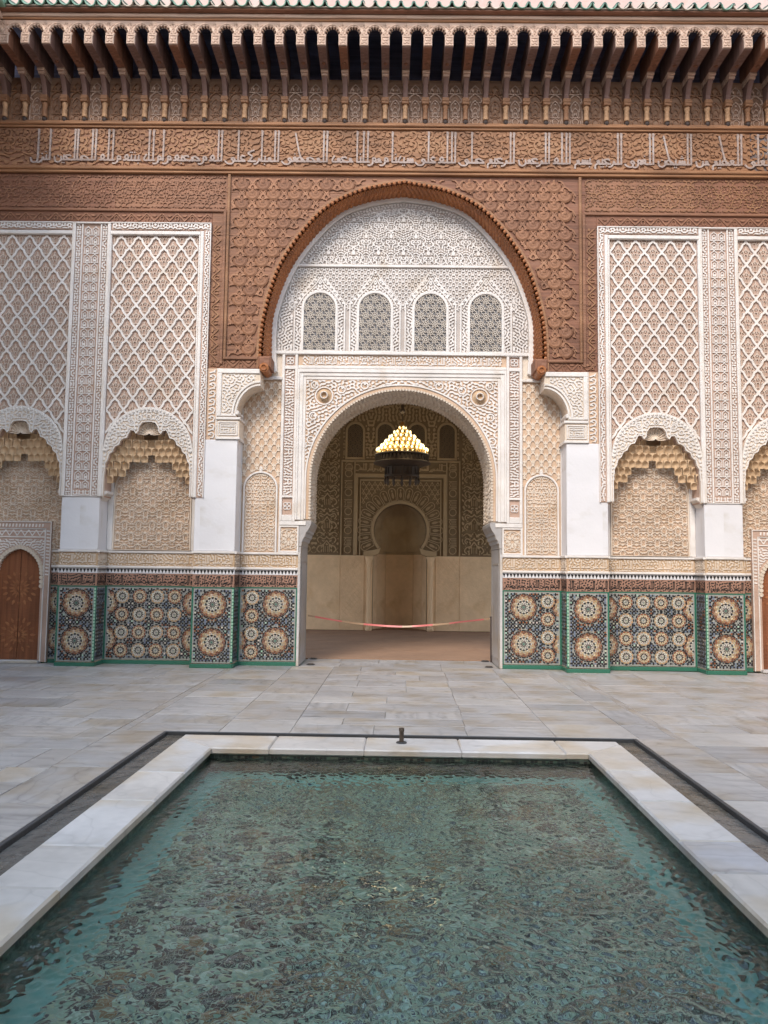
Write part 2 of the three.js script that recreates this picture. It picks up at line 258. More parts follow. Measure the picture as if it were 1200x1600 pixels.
function writeArabic(pen, text, xr, xl, base, s, H, lw) { // s = tooth height in metres, H = height of the shafts in metres
  let x = xr; const joins = (c) => c && c !== ' ' && LET[c], stops = 'ادذرزوىة';
  const words = text.split(' ');
  for (let wi = 0; x > xl; wi++) {
    const w = words[wi % words.length];
    for (let i = 0; i < w.length && x > xl; i++) {
      const c = w[i]; if (!LET[c]) continue;
      const X = (v) => x - v * s, Y = (v) => base + v * s;
      const q = {
        H: H / s, cl: joins(w[i + 1]) && !stops.includes(c), cr: i > 0 && !stops.includes(w[i - 1]),
        v: (a, h) => { pen.line([[X(a), Y(0)], [X(a) + 0.004, Y(h * 0.96)]], lw); if (h > 2) pen.poly([[X(a) - lw * 0.5, Y(h) - s * 0.9], [X(a) + lw * 0.5, Y(h) - s * 0.9], [X(a) + lw * 1.0, Y(h) - s * 0.2], [X(a) - lw * 0.4, Y(h)]]); },
        b: (a, e) => pen.line([[X(a), Y(0)], [X(e), Y(0)]], lw), c: (pts) => pen.curve(pts.map((p) => [X(p[0]), Y(p[1])]), lw),
        dot: (a, h) => { const d = s * 0.15; pen.poly([[X(a) - d, Y(h)], [X(a), Y(h) + d], [X(a) + d, Y(h)], [X(a), Y(h) - d]]); },
      };
      x -= LET[c](q) * s; if (q.cl) pen.line([[x + 0.02 * s, base], [x - 0.1 * s, base]], lw);
    }
    x -= 0.45 * s;
  }
}

// ---------------------------------------------------------------- zellige: every chip a small raised piece of glazed tile
const TC = { blk: [0.02, 0.018, 0.02], wht: [0.54, 0.49, 0.41], crm: [0.54, 0.41, 0.27], tan: [0.42, 0.25, 0.13], org: [0.23, 0.08, 0.034], brn: [0.13, 0.05, 0.028], blu: [0.15, 0.18, 0.235], grn: [0.08, 0.20, 0.14], mnt: [0.34, 0.47, 0.37], gry: [0.24, 0.25, 0.25] };
class Chips {
  constructor(seed) { this.P = []; this.N = []; this.C = []; this.U = []; this.I = []; this.r = rng(seed); }
  chip(pts, col, h = 0.0045) {
    const k = 0.78 + 0.44 * this.r(), c = TC[col].map((v) => v * k * (0.94 + 0.12 * this.r())); let ar = 0;
    pts.forEach((p, i) => { const q = pts[(i + 1) % pts.length]; ar += p[0] * q[1] - q[0] * p[1]; }); if (ar < 0) pts = [...pts].reverse();
    const tx = (this.r() - 0.5) * 0.05, ty = (this.r() - 0.5) * 0.05, put = (x, y, z, n) => { this.P.push(x, y, z); this.N.push(...n); this.C.push(...c); this.U.push(x, y); return this.P.length / 3 - 1; };
    const n = [tx, ty, 1], top = pts.map((p) => put(p[0], p[1], h, n));
    for (let k2 = 2; k2 < top.length; k2++) this.I.push(top[0], top[k2 - 1], top[k2]);
    pts.forEach((p, i) => { const q = pts[(i + 1) % pts.length], l = Math.hypot(q[0] - p[0], q[1] - p[1]) || 1, m = [(q[1] - p[1]) / l, -(q[0] - p[0]) / l, 0]; const a = put(p[0], p[1], h, m), b = put(p[0], p[1], 0, m), d = put(q[0], q[1], 0, m), e = put(q[0], q[1], h, m); this.I.push(a, b, d, a, d, e); });
  }
  geo() { const g = new THREE.BufferGeometry(); g.setAttribute('position', new THREE.Float32BufferAttribute(this.P, 3)); g.setAttribute('normal', new THREE.Float32BufferAttribute(this.N, 3)); g.setAttribute('color', new THREE.Float32BufferAttribute(this.C, 3)); g.setAttribute('uv', new THREE.Float32BufferAttribute(this.U, 2)); g.setIndex(this.I); return g; }
}
function rosette(B, cx, cy, R, kind, inside) {
  const n = kind === 'big' || kind === 'bigtan' ? 12 : 12, warm = kind !== 'cool';
  const kite = (a, r0, rm, r1, w, col) => { const P = (r, t) => [cx + r * R * Math.cos(t), cy + r * R * Math.sin(t)]; w *= 1.3; const pts = [P(r0, a), P(rm, a - w), P(r1, a), P(rm, a + w)]; if (!inside || pts.every((p) => inside(p[0], p[1]))) B.chip(pts, col); };
  const st = 2 * Math.PI / n, big = kind === 'big' || kind === 'bigtan';
  const hex = arc(cx, cy, R * 0.075, 0, 2 * Math.PI * 7 / 8, 7); if (!inside || hex.every((p) => inside(p[0], p[1]))) B.chip(hex, big ? 'grn' : 'gry');
  for (let k = 0; k < n; k++) {
    const a = k * st + st / 2, h = a + st / 2;
    if (big) { kite(a, 0.10, 0.20, 0.31, st * 0.32, 'blk'); kite(h, 0.14, 0.28, 0.41, st * 0.26, 'wht'); kite(a, 0.33, 0.41, 0.50, st * 0.2, 'wht'); kite(h, 0.42, 0.50, 0.60, st * 0.3, 'blk'); } else { kite(a, 0.12, 0.24, 0.42, st * 0.34, 'wht'); kite(h, 0.24, 0.44, 0.62, st * 0.32, 'blk'); kite(a, 0.45, 0.56, 0.68, st * 0.34, warm ? 'crm' : 'wht'); }
  }
  const cell = (a, r0, r1, w, col) => { const P = (r, t) => [cx + r * R * Math.cos(t), cy + r * R * Math.sin(t)], q = (r1 - r0) * 0.28, pts = [P(r0, a), P(r0 + q, a + w), P(r1 - q, a + w), P(r1, a), P(r1 - q, a - w), P(r0 + q, a - w)]; if (!inside || pts.every((p) => inside(p[0], p[1]))) B.chip(pts, col); };
  for (let k = 0; k < 24; k++) {
    const a = (k + 0.5) * st / 2, w = st * 0.215;
    if (big) { cell(a + st / 4, 0.51, 0.66, w, k % 2 ? 'wht' : 'crm'); cell(a, 0.65, 0.80, w, k % 2 ? 'tan' : 'crm'); cell(a + st / 4, 0.79, 0.92, w, k % 2 ? 'org' : 'tan'); cell(a, 0.91, 1.03, w, k % 3 ? 'brn' : 'org'); if (k % 2) cell(a + st / 4, 1.02, 1.12, st * 0.3, 'blk'); else cell(a + st / 4, 1.02, 1.12, st * 0.13, 'blk'); }
    else if (k % 2) { cell(a + st / 4, 0.62, 0.84, st * 0.4, warm ? 'crm' : 'wht'); cell(a - st / 4, 0.78, 1.0, st * 0.4, warm ? 'org' : 'tan'); cell(a + st / 4, 0.99, 1.19, st * 0.36, 'blk'); }
  }
}
function zelligePanel(parent, w, h, stars, seed, o = {}) { // local x 0..w, y 0..h
  const g = group(parent, 'zellige_panel'), B = new Chips(seed), m = 0.012;
  part(g, 'grout', box(0, w, 0, h, -0.006, 0, 0), M.grout);
  const inside = (x, y) => x > m && x < w - m && y > m && y < h - m;
  for (const s of stars) {
    const whole = s.x - s.R > 0 && s.x + s.R < w;
    if (whole) { const key = s.kind + s.R; rosGeo[key] ??= (() => { const b = new Chips(5 + Object.keys(rosGeo).length); rosette(b, 0, 0, s.R, s.kind); return b.geo(); })(); part(g, 'star_rosette', rosGeo[key], M.tiles, [s.x, s.y, 0.0005]); }
    else rosette(B, s.x, s.y, s.R, s.kind, inside);
  }
  const pt = 0.056, nx = Math.round((w - 2 * m) / pt), ny = Math.round((h - 2 * m) / pt), ax = (w - 2 * m) / nx, ay = (h - 2 * m) / ny;
  const free = (x, y, k = 1.02) => stars.every((s) => Math.hypot(x - s.x, y - s.y) > s.R * k * 1.1 + 0.012);
  for (let j = 0; j <= ny; j++) for (let i = 0; i <= nx; i++) {
    const x = m + i * ax, y = m + j * ay;
    let near = 9, kind = ''; for (const s of stars) { const d = Math.hypot(x + ax / 2 - s.x, y + ay / 2 - s.y) / s.R; if (d < near) { near = d; kind = s.kind; } }
    if (i < nx && j < ny && free(x + ax / 2, y + ay / 2, 1.0)) {
      const c = near < 1.25 && kind !== 'cool' ? (B.r() < 0.6 ? 'org' : 'brn') : (hash(i >> 1, j >> 1, seed) < 0.55 ? 'blu' : hash(i >> 1, j >> 1, seed) < 0.66 ? 'org' : hash(i, j, seed) < 0.55 ? 'gry' : hash(i, j, seed) < 0.8 ? 'wht' : 'mnt'), q = 0.28;
      B.chip([[x + ax * 0.5, y + ay * (0.5 - q)], [x + ax * (0.5 + q), y + ay * 0.42], [x + ax * (0.5 + q), y + ay * 0.62], [x + ax * 0.5, y + ay * (0.5 + q)], [x + ax * (0.5 - q), y + ay * 0.6], [x + ax * (0.5 - q), y + ay * 0.42]], c);
    }
    const oval = (ox, oy, a, b, t) => { if (free(ox, oy)) { const pts = arc(ox, oy, 1, 0, 2 * Math.PI * 5 / 6, 5).map((p) => [ox + (p[0] - ox) * a, oy + (p[1] - oy) * b]); if (pts.every((p) => inside(p[0], p[1]))) B.chip(pts, t); } };
    if (i < nx) { if ((i + j) % 2) oval(x + ax / 2, y, ax * 0.46, ay * 0.28, 'blk'); else oval(x + ax / 2, y, ax * 0.31, ay * 0.28, hash(i, j, 7) < 0.75 ? 'blk' : 'blu'); }
    if (j < ny) { if ((i + j) % 2) oval(x, y + ay / 2, ax * 0.28, ay * 0.31, 'blk'); else oval(x, y + ay / 2, ax * 0.28, ay * 0.46, 'blk'); }
  }
  part(g, 'zellige_chips', B.geo(), M.tiles).userData.kind = 'stuff';
  return g;
}
const rosGeo = {};

// ---------------------------------------------------------------- dado, tile bands and stucco inscription, stepping round the pilasters
const DADO = 'بسم الله الرحمن الرحيم صلى الله على سيدنا محمد والحمد لله رب العلمين';
const wormBand = worms(0.05, 91);
function dadoSegment(x0, x1, z, stars, seed, side) { // side: undefined = facing the court, else +1 / -1 = facing +x / -x at x0, running back from z
  const w = side ? z : x1 - x0;
  const g = group(F, 'dado_panel', side ? [x0, 0, side > 0 ? z : 0] : [x0, 0, z]); if (side) g.rotation.y = side * Math.PI / 2;
  const e = side ? 0.001 : 0, W = w - e;
  part(g, 'green_base', box(e, W, 0, 0.062, -0.01, 0.014, 0.003), M.green);
  for (const [a, b] of [[0.0, 0.022], [w - 0.022, w]]) part(g, 'green_edge', box(Math.max(a, e), Math.min(b, W), 0.075, 1.262, -0.01, 0.008, 0.002), M.green);
  part(g, 'green_edge', box(0.022, w - 0.022, 1.245, 1.262, -0.01, 0.008, 0.002), M.green);
  const p = zelligePanel(g, w - 0.044, 1.17, stars.map((s) => ({ ...s, x: s.x - 0.022, y: s.y - 0.075 })), seed); p.position.set(0.022, 0.075, 0.002);
  // sgraffito tile band with black letters
  part(g, 'brown_tile_band', box(e, W, 1.264, 1.462, -0.01, 0.004, 0.002), M.bandBrown);
  const pen = new Pen(); writeArabic(pen, DADO.split(' ').slice(seed % 5).join(' '), w - 0.02, 0.05, 1.315, 0.036, 0.125, 0.012);
  part(g, 'band_lettering', relief({ x0: 0.015, y0: 1.27, w: w - 0.03, h: 0.186, ppm: 190, depth: 0.003, pen, halo: 0.006, worm: worms(0.042, seed + 3, { bias: -0.26 }) }), M.black, [0, 0, 0.004]).userData.kind = 'stuff';
  // white band of black merlons
  part(g, 'merlon_band', box(e, W, 1.464, 1.545, -0.01, 0.006, 0.002), M.smooth);
  const mb = new Pen(), n = Math.max(2, Math.round(w / 0.056)); for (let i = 0; i < n; i++) { const x = (i + 0.5) * w / n; mb.poly([[x, 1.474], [x + 0.009, 1.487], [x + 0.006, 1.494], [x + 0.018, 1.512], [x + 0.022, 1.534], [x - 0.022, 1.534], [x - 0.018, 1.512], [x - 0.006, 1.494], [x - 0.009, 1.487]]); }
  part(g, 'merlons', relief({ x0: 0, y0: 1.468, w, h: 0.072, ppm: 190, depth: 0.003, pen: mb }), M.black, [0, 0, 0.006]).userData.kind = 'stuff';
  // stucco inscription band between two ledges
  part(g, 'ledge', box(e, W, 1.547, 1.585, -0.01, 0.028, 0.006), M.white);
  part(g, 'inscription_band', box(e, W, 1.585, 1.792, -0.01, 0.002, 0), M.ochreBand);
  const sp = new Pen(); writeArabic(sp, DADO.split(' ').slice((seed + 2) % 6).join(' '), w - 0.03, 0.05, 1.64, 0.04, 0.13, 0.011);
  part(g, 'inscription', relief({ x0: 0.012, y0: 1.59, w: w - 0.024, h: 0.2, ppm: 150, depth: 0.012, pen: sp, halo: 0.012, worm: worms(0.045, seed + 40, { bias: -0.1 }) }), M.cream, [0, 0, 0.002]);
  part(g, 'ledge', box(e, W, 1.794, 1.832, -0.01, 0.030, 0.006), M.white);
  return g;
}

const bigs = (x, R, k = 'big') => [{ x, y: 0.99, R, kind: k }, { x, y: 0.40, R, kind: k }];
const smalls = (xs, flip) => xs.flatMap((x, i) => [1.09, 0.80, 0.51, 0.22].map((y, j) => ({ x, y, R: 0.116, kind: (i + j + flip) % 2 ? 'warm' : 'cool' })));
for (const s of SIDES) {
  const X = (a, b) => s > 0 ? [a, b] : [-b, -a], mir = (w, l) => s > 0 ? l : l.map((q) => ({ ...q, x: w - q.x }));
  const seg = (a, b, z, stars, seed) => dadoSegment(...X(a, b), z, mir(b - a, stars), seed + (s > 0 ? 50 : 0));
  part(F, 'pilaster_base', box(...X(2.632, 3.284), 0, 1.83, -0.01, 0.388, 0), M.tan); part(F, 'pilaster_base', box(...X(4.812, 5.418), 0, 1.83, -0.01, 0.388, 0), M.tan);
  seg(1.668, 2.62, 0.012, [...bigs(0.345, 0.205), ...smalls([0.735], 0), ...bigs(1.02, 0.205)], 3);
  seg(2.63, 3.286, 0.4, bigs(0.328, 0.21, 'bigtan'), 7);
  seg(3.296, 4.80, 0.012, [...bigs(0.03, 0.2), ...smalls([0.37, 0.655, 0.94, 1.225], 1), ...bigs(1.50, 0.2)], 11);
  seg(4.81, 5.42, 0.4, bigs(0.305, 0.21, 'bigtan'), 17);
  seg(5.43, 5.83, 0.012, bigs(0.10, 0.2), 23);
  for (const [x, sd] of [[2.63, 31], [4.81, 37]]) dadoSegment(s * x, 0, 0.4, [], sd, -s);
  for (const x of [3.286, 5.42]) dadoSegment(s * x, 0, 0.4, [], 41, s);
  // pale green corner beads
  for (const x of [2.64, 4.82]) { const b = group(F, 'corner_bead_strip', [s * x, 0, 0]); part(b, 'bead_strip', box(-0.016, 0.016, 0.08, 1.25, 0.404, 0.412, 0.002), M.green); const P = []; for (let y = 0.1; y < 1.24; y += 0.052) P.push(box(-0.013, 0.013, y, y + 0.04, 0.411, 0.416, 0.003)); part(b, 'mint_tiles', merge(P), M.mint).userData.kind = 'stuff'; }
}
// ---------------------------------------------------------------- stucco of the upper wall: lattice panels over blind arches
const hoodHalf = [[0, 3.90], [0.10, 3.885], [0.15, 3.82], [0.165, 3.73], [0.20, 3.70], [0.235, 3.755], [0.285, 3.76], [0.32, 3.70], [0.345, 3.635], [0.40, 3.62], [0.445, 3.58], [0.465, 3.52], [0.53, 3.49], [0.56, 3.41], [0.615, 3.37], [0.635, 3.28], [0.675, 3.21], [0.68, 3.10], [0.69, 3.0], [0.69, 2.67]];
const backHalf = [[0, 3.56], [0.03, 3.50], [0.10, 3.45], [0.15, 3.41], [0.17, 3.34], [0.225, 3.30], [0.26, 3.235], [0.31, 3.26], [0.345, 3.32], [0.385, 3.26], [0.40, 3.21], [0.46, 3.16], [0.51, 3.11], [0.56, 3.06], [0.60, 2.98], [0.625, 2.86], [0.63, 1.84]];
const loop = (h, k = 1) => [...h, ...[...h].reverse().filter((p) => p[0] > 0).map((p) => [-p[0], p[1]])];
const wAt = (h, y) => { for (let i = h.length - 1; i > 0; i--) if (y >= Math.min(h[i][1], h[i - 1][1]) && y <= Math.max(h[i][1], h[i - 1][1])) { const a = h[i - 1], b = h[i], t = (y - a[1]) / ((b[1] - a[1]) || 1); return a[0] + (b[0] - a[0]) * t; } return 0; };
const hoodPoly = loop(hoodHalf), backPoly = loop(backHalf);
// one muqarnas cell: arched opening in a thin front with a rounded hollow behind
const cellGeo = (() => {
  const w = 0.0585, h = 0.122, r = 0.0545, sp = 0.055, s = shapeOf([[-w, 0], [-r, 0], [-r, sp], ...arc(0, sp, r, Math.PI, 0, 10), [r, 0], [w, 0], [w, h], [-w, h]]);
  const hollow = surf(8, 6, (u, v) => { const a = Math.PI * u; if (v < 0.5) return [r * Math.cos(a), sp * v * 2, -r * Math.sin(a)]; const b = (v - 0.5) * Math.PI; return [r * Math.cos(a) * Math.cos(b), sp + r * Math.sin(b), -r * Math.sin(a) * Math.cos(b)]; });
  return merge([ext(s, -0.014, 0), hollow]);
})();
const shellGeo = surf(110, 8, (u, v) => { const a = Math.PI * (0.02 + 0.96 * u), f = 1 + 0.06 * Math.abs(Math.sin(u * Math.PI * 11)) * v; const r = 0.02 + 0.165 * v; return [r * f * Math.cos(a), r * f * Math.sin(a) * 1.05, 0.03 - 0.05 * Math.sin(v * Math.PI) - 0.035 * Math.abs(Math.sin(u * Math.PI * 11)) * v]; });
const nichePen = new Pen(), NB = { x: 0.225, y: 0.19 };
for (let j = -1; j < 12; j++) for (let i = -3; i <= 3; i++) nichePen.at((i + (j % 2 ? 0.5 : 0)) * NB.x, 1.80 + j * NB.y, 1, 1, (p) => {
  p.mir((q) => {
    q.curve([[0.002, 0.135], [0.03, 0.105], [0.036, 0.06], [0.028, 0.025], [0.004, 0.02]], 0.010); q.curve([[0.004, 0.0], [0.03, 0.008], [0.04, -0.012], [0.016, -0.022]], 0.012);
    q.curve([[0.0, 0.145], [0.035, 0.135], [0.06, 0.105], [0.088, 0.10]], 0.011); q.leaf(0.082, 0.10, 0.035, 0.026, -0.5);
    q.curve([[0.03, 0.02], [0.07, 0.05], [0.10, 0.035]], 0.011); q.leaf(0.088, 0.04, 0.036, 0.024, -0.4); q.curve([[0.045, 0.075], [0.075, 0.078], [0.09, 0.068]], 0.008); q.disc(0.018, 0.06, 0.006);
  });
  p.disc(0, 0.148, 0.012); p.disc(0, 0.09, 0.008);
});
const backRelief = relief({ x0: -0.63, y0: 1.84, w: 1.26, h: 1.74, ppm: 120, depth: 0.02, pen: nichePen, halo: 0.01, worm: worms(0.042, 87, { px: 0.225, bias: -0.22 }), clip: (x, y) => inPoly(x * 1.03, y + 0.015, backPoly) });
const backRim = (() => { const p = new Pen(); p.line([...backPoly, backPoly[0]], 0.022); return relief({ x0: -0.66, y0: 1.82, w: 1.32, h: 1.78, ppm: 110, depth: 0.022, pen: p, clip: (x, y) => y > 1.842 }); })();
const hoodOut = [...arc(0, 3.42, 0.715, 0, Math.PI, 40)];
const hoodGeo = (() => { const s = shapeOf([[0.715, 2.68], ...hoodOut, [-0.715, 2.68], [-0.69, 2.68], ...hoodHalf.slice(0, -1).reverse().map((p) => [-p[0], p[1]]), ...hoodHalf.slice(1, -1), [0.69, 2.68]]); return ext(s, 0.355, 0.40); })();
const hoodRelief = (() => {
  const p = new Pen(); p.line([...hoodPoly.slice(0, hoodHalf.length)], 0.03); p.line(hoodHalf.map((q) => [-q[0], q[1]]), 0.03);
  for (let k = 1; k < 12; k++) p.at(0.56 * Math.cos(k * Math.PI / 12), 3.42 + 0.56 * Math.sin(k * Math.PI / 12), 1, 1, (q) => { q.mir((m) => { m.curve([[0, -0.04], [0.03, -0.02], [0.035, 0.02], [0.01, 0.03]], 0.014); m.leaf(0.01, 0.0, 0.05, 0.025, 0.4); }); q.disc(0, 0.035, 0.012); }, k * Math.PI / 12 - Math.PI / 2);
  return relief({ x0: -0.72, y0: 2.69, w: 1.44, h: 1.46, ppm: 120, depth: 0.016, pen: p, halo: 0.008, worm: worms(0.055, 12, { px: 1.44 }), clip: (x, y) => !inPoly(x, y, hoodPoly) && (y < 3.42 ? Math.abs(x) < 0.712 : Math.hypot(x, y - 3.42) < 0.645) });
})();
const beadRing = (() => { const l = []; for (let k = 0; k <= 34; k++) { const a = Math.PI * k / 34, g = new THREE.SphereGeometry(0.026, 8, 6); g.scale(1, 1, 0.8); g.translate(0.678 * Math.cos(a), 3.42 + 0.678 * Math.sin(a), 0.41); l.push(g); } const s = shapeOf([...arc(0, 3.42, 0.715, 0, Math.PI, 40), ...arc(0, 3.42, 0.645, Math.PI, 0, 40)]); l.push(ext(s, 0.401, 0.414)); return merge(l); })();
// sebka lattice: pointed, shouldered meshes
const LC = 0.2835, LR = 0.385;
const ogee = [[0, 0], [0.012, 0.012], [0.055, 0.062], [0.075, 0.10], [0.085, 0.135], [0.118, 0.155], [LC / 2, LR / 2]];
const motifPen = new Pen(); motifPen.mir((q) => {
  q.line([[0.026, 0.075], [0.026, 0.135]], 0.011); q.curve([[0.026, 0.135], [0.02, 0.155], [0.001, 0.172]], 0.011); q.line([[0.0, 0.078], [0.06, 0.078]], 0.010); q.line([[0.05, 0.085], [0.05, 0.15]], 0.009);
  q.curve([[0.05, 0.15], [0.075, 0.17], [0.085, 0.19], [0.07, 0.205]], 0.011); q.curve([[0.03, 0.16], [0.04, 0.2], [0.02, 0.235], [0.0, 0.27]], 0.012); q.leaf(0.045, 0.2, 0.045, 0.024, 1.3); q.curve([[0.0, 0.03], [0.02, 0.05], [0.03, 0.07]], 0.01); q.leaf(0.075, 0.13, 0.04, 0.022, 1.2);
}); motifPen.disc(0, 0.285, 0.013); motifPen.disc(0, 0.205, 0.011); motifPen.line([[0, 0.21], [0, 0.28]], 0.010);
const motifGeo = relief({ x0: -0.12, y0: 0.02, w: 0.24, h: 0.30, ppm: 130, depth: 0.016, pen: motifPen });
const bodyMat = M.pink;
const bandWorm = worms(0.046, 333, { px: 0.34, py: 0.34 });
function latticeBay(cx, s) {
  const g = group(F, 'lattice_bay', [cx, 0, 0]);
  const R = (a, b) => s > 0 ? [a, b] : [-b, -a]; // a, b measured from the bay axis, positive = away from the doorway
  { // wall body with the blind arch cut in it
    const sh = shapeOf(rectPts(...R(-0.92, 0.722), 2.68, 7.2)); sh.holes.push(holeOf([...hoodPoly.slice(0, -1).map((p) => [p[0] * 0.995, Math.max(2.7, p[1])])]));
    const p = [[R(-0.92, 0.722)[0], 2.68], [-0.69, 2.68], ...hoodHalf.slice(0, -1).reverse().map((q) => [-q[0], q[1]]), ...hoodHalf.slice(1, -1), [0.69, 2.68], [R(-0.92, 0.722)[1], 2.68], [R(-0.92, 0.722)[1], 7.2], [R(-0.92, 0.722)[0], 7.2]];
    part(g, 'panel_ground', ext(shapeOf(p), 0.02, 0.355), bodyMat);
  }
  // ribs
  const pen = new Pen(), y0 = 6.985, cells = [];
  for (let r = -1; r < 17; r++) for (let i = -3; i <= 3; i++) {
    const x = (i + (r & 1 ? 0.5 : 0)) * LC, y = y0 - LR - r * LR / 2; // bottom point of the mesh
    pen.at(x, y + LR / 2, 1, 1, (p) => { p.at(-LC / 2, 0, 1, 1, (q) => q.line(ogee, 0.031)); p.at(LC / 2, 0, -1, 1, (q) => q.line(ogee, 0.031)); });
    cells.push([x, y]);
  }
  for (const x of [-2, -1, 0, 1, 2]) void x;
  const above = (x, y, m) => y > 3.42 + Math.sqrt(Math.max(0, (0.715 + m) ** 2 - x * x)) || (Math.abs(x) > 0.715 + m && y > 3.42);
  const inL = (x, y) => Math.abs(x) < 0.703 && y < 6.99 && y > 3.43 && above(x, y, 0.002);
  part(g, 'lattice', relief({ x0: -0.706, y0: 3.42, w: 1.412, h: 3.575, ppm: 125, depth: 0.028, pen, clip: inL }), M.white, [0, 0, 0.355]);
  const rest = new Pen();
  for (const [x, y] of cells) {
    if (Math.abs(x) < 0.60 && y > 3.3 && y < 6.7 && above(x, y + 0.05, 0.0) && above(x * 0.5, y + 0.08, 0)) part(g, 'lattice_motif', motifGeo, M.motif, [x, y, 0.355]);
    else rest.at(x, y, 1, 1, (p) => p.ops.push(...motifPen.ops.map((o) => ({ ...o, pts: o.pts.map((q) => p.t(q)) }))));
  }
  part(g, 'cut_motifs', relief({ x0: -0.706, y0: 3.42, w: 1.412, h: 3.575, ppm: 110, depth: 0.016, pen: rest, clip: inL }), M.motif, [0, 0, 0.355]).userData.kind = 'stuff';
  // moulding and carved frame
  for (const e of [-1, 1]) { part(g, 'moulding', box(e * 0.716, e * 0.745, 2.69, 6.99, 0.356, 0.415, 0.008), M.white); }
  const fr = group(g, 'carved_frame'); part(fr, 'moulding', box(-0.745, 0.745, 6.995, 7.06, 0.356, 0.42, 0.01), M.white);
  const [a, b] = R(-0.80, -0.748), [c, d] = R(-0.918, -0.80);
  part(fr, 'moulding', box(a, b, 2.68, 7.06, 0.355, 0.43, 0.01), M.white);
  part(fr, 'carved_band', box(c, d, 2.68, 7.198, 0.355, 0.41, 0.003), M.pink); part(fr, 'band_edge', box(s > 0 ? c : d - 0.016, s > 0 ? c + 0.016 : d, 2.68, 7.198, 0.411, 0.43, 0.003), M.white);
  part(fr, 'carving', relief({ x0: c + 0.02, y0: 2.70, w: d - c - 0.04, h: 4.38, ppm: 125, depth: 0.016, worm: worms(0.045, 71, { sy: 1.1, py: 0.4 }) }), M.white, [0, 0, 0.411]);
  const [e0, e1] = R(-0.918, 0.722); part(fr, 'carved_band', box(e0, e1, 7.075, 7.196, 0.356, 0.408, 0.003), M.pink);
  part(fr, 'carving', relief({ x0: e0 + 0.02, y0: 7.085, w: e1 - e0 - 0.03, h: 0.10, ppm: 125, depth: 0.016, worm: worms(0.045, 72, { px: 0.5 }) }), M.white, [0, 0, 0.409]);
  part(fr, 'band_edge', box(e0, e1, 7.184, 7.2, 0.409, 0.432, 0.003), M.white);
  // blind arch
  const n = group(g, 'blind_arch');
  part(n, 'arch_hood', hoodGeo, M.cream); part(n, 'hood_carving', hoodRelief, M.white, [0, 0, 0.40]); part(n, 'bead_ring', beadRing, M.white);
  part(n, 'arch_backing', box(-0.72, 0.72, 2.6, 4.0, 0.001, 0.018, 0), M.ochre);
  part(n, 'niche_back', ext(shapeOf(backPoly), 0.001, 0.03), M.tan); part(n, 'niche_carving', backRelief, M.cream, [0, 0, 0.03]); part(n, 'niche_rim', backRim, M.cream, [0, 0, 0.03]);
  part(n, 'shell', shellGeo, M.cream, [0, 3.69, 0.335]);
  for (const e of [-1, 1]) part(n, 'niche_jamb', box(e * 0.645, e * 0.74, 1.834, 2.95, 0.001, 0.05, 0.01), M.white);
  let row = 0;
  for (let y = 3.742; y > 2.88; y -= 0.118, row++) {
    const wo = y > 3.7 ? 0.3 : wAt(hoodHalf, Math.min(3.62, y + 0.05)), wi = Math.max(0, wAt(backHalf, y + 0.09) - 0.03);
    const step = 0.117, off = row % 2 ? 0.5 : 0;
    for (let i = -8; i <= 8; i++) { const x = (i + off) * step; if (Math.abs(x) > wo + 0.085 || Math.abs(x) < wi - 0.02 || (y > 3.6 && Math.abs(x) < 0.15)) continue; const t = Math.min(1, Math.max(0, (wo + 0.03 - Math.abs(x)) / (wo + 0.03 - wi + 0.02))); part(n, 'muqarnas_cell', cellGeo, M.ochre, [x, y, 0.345 - 0.15 * t - 0.004 * (row % 2)]); }
  }
  return g;
}
for (const s of SIDES) { latticeBay(s * 4.07, s); latticeBay(s * 6.15, -s); }

// carved pilasters between the bays, plain white shafts below them
const pilPen = new Pen();
for (let y = 2.86; y < 7.15; y += 0.155) for (const x of [-0.062, 0.062]) pilPen.at(x, y, 1, 1, (p) => p.mir((q) => { q.line([[0.05, -0.06], [0.05, 0.01]], 0.010); q.curve([[0.05, 0.01], [0.045, 0.045], [0.02, 0.06], [0.001, 0.085]], 0.011); q.line([[0.022, -0.06], [0.022, -0.005]], 0.009); q.curve([[0.022, -0.005], [0.016, 0.02], [0, 0.03]], 0.009); q.line([[0.0, -0.06], [0.055, -0.06]], 0.009); q.leaf(0.004, -0.045, 0.045, 0.018, 1.57); }));
const pilGeo = relief({ x0: -0.135, y0: 2.80, w: 0.27, h: 4.36, ppm: 130, depth: 0.016, pen: pilPen });
const pilSide = relief({ x0: -0.04, y0: 2.70, w: 0.08, h: 4.48, ppm: 130, depth: 0.016, worm: worms(0.042, 55, { py: 0.36 }) });
const pilFoot = relief({ x0: -0.135, y0: 2.70, w: 0.27, h: 0.085, ppm: 130, depth: 0.016, worm: worms(0.042, 58, { px: 0.2 }) });
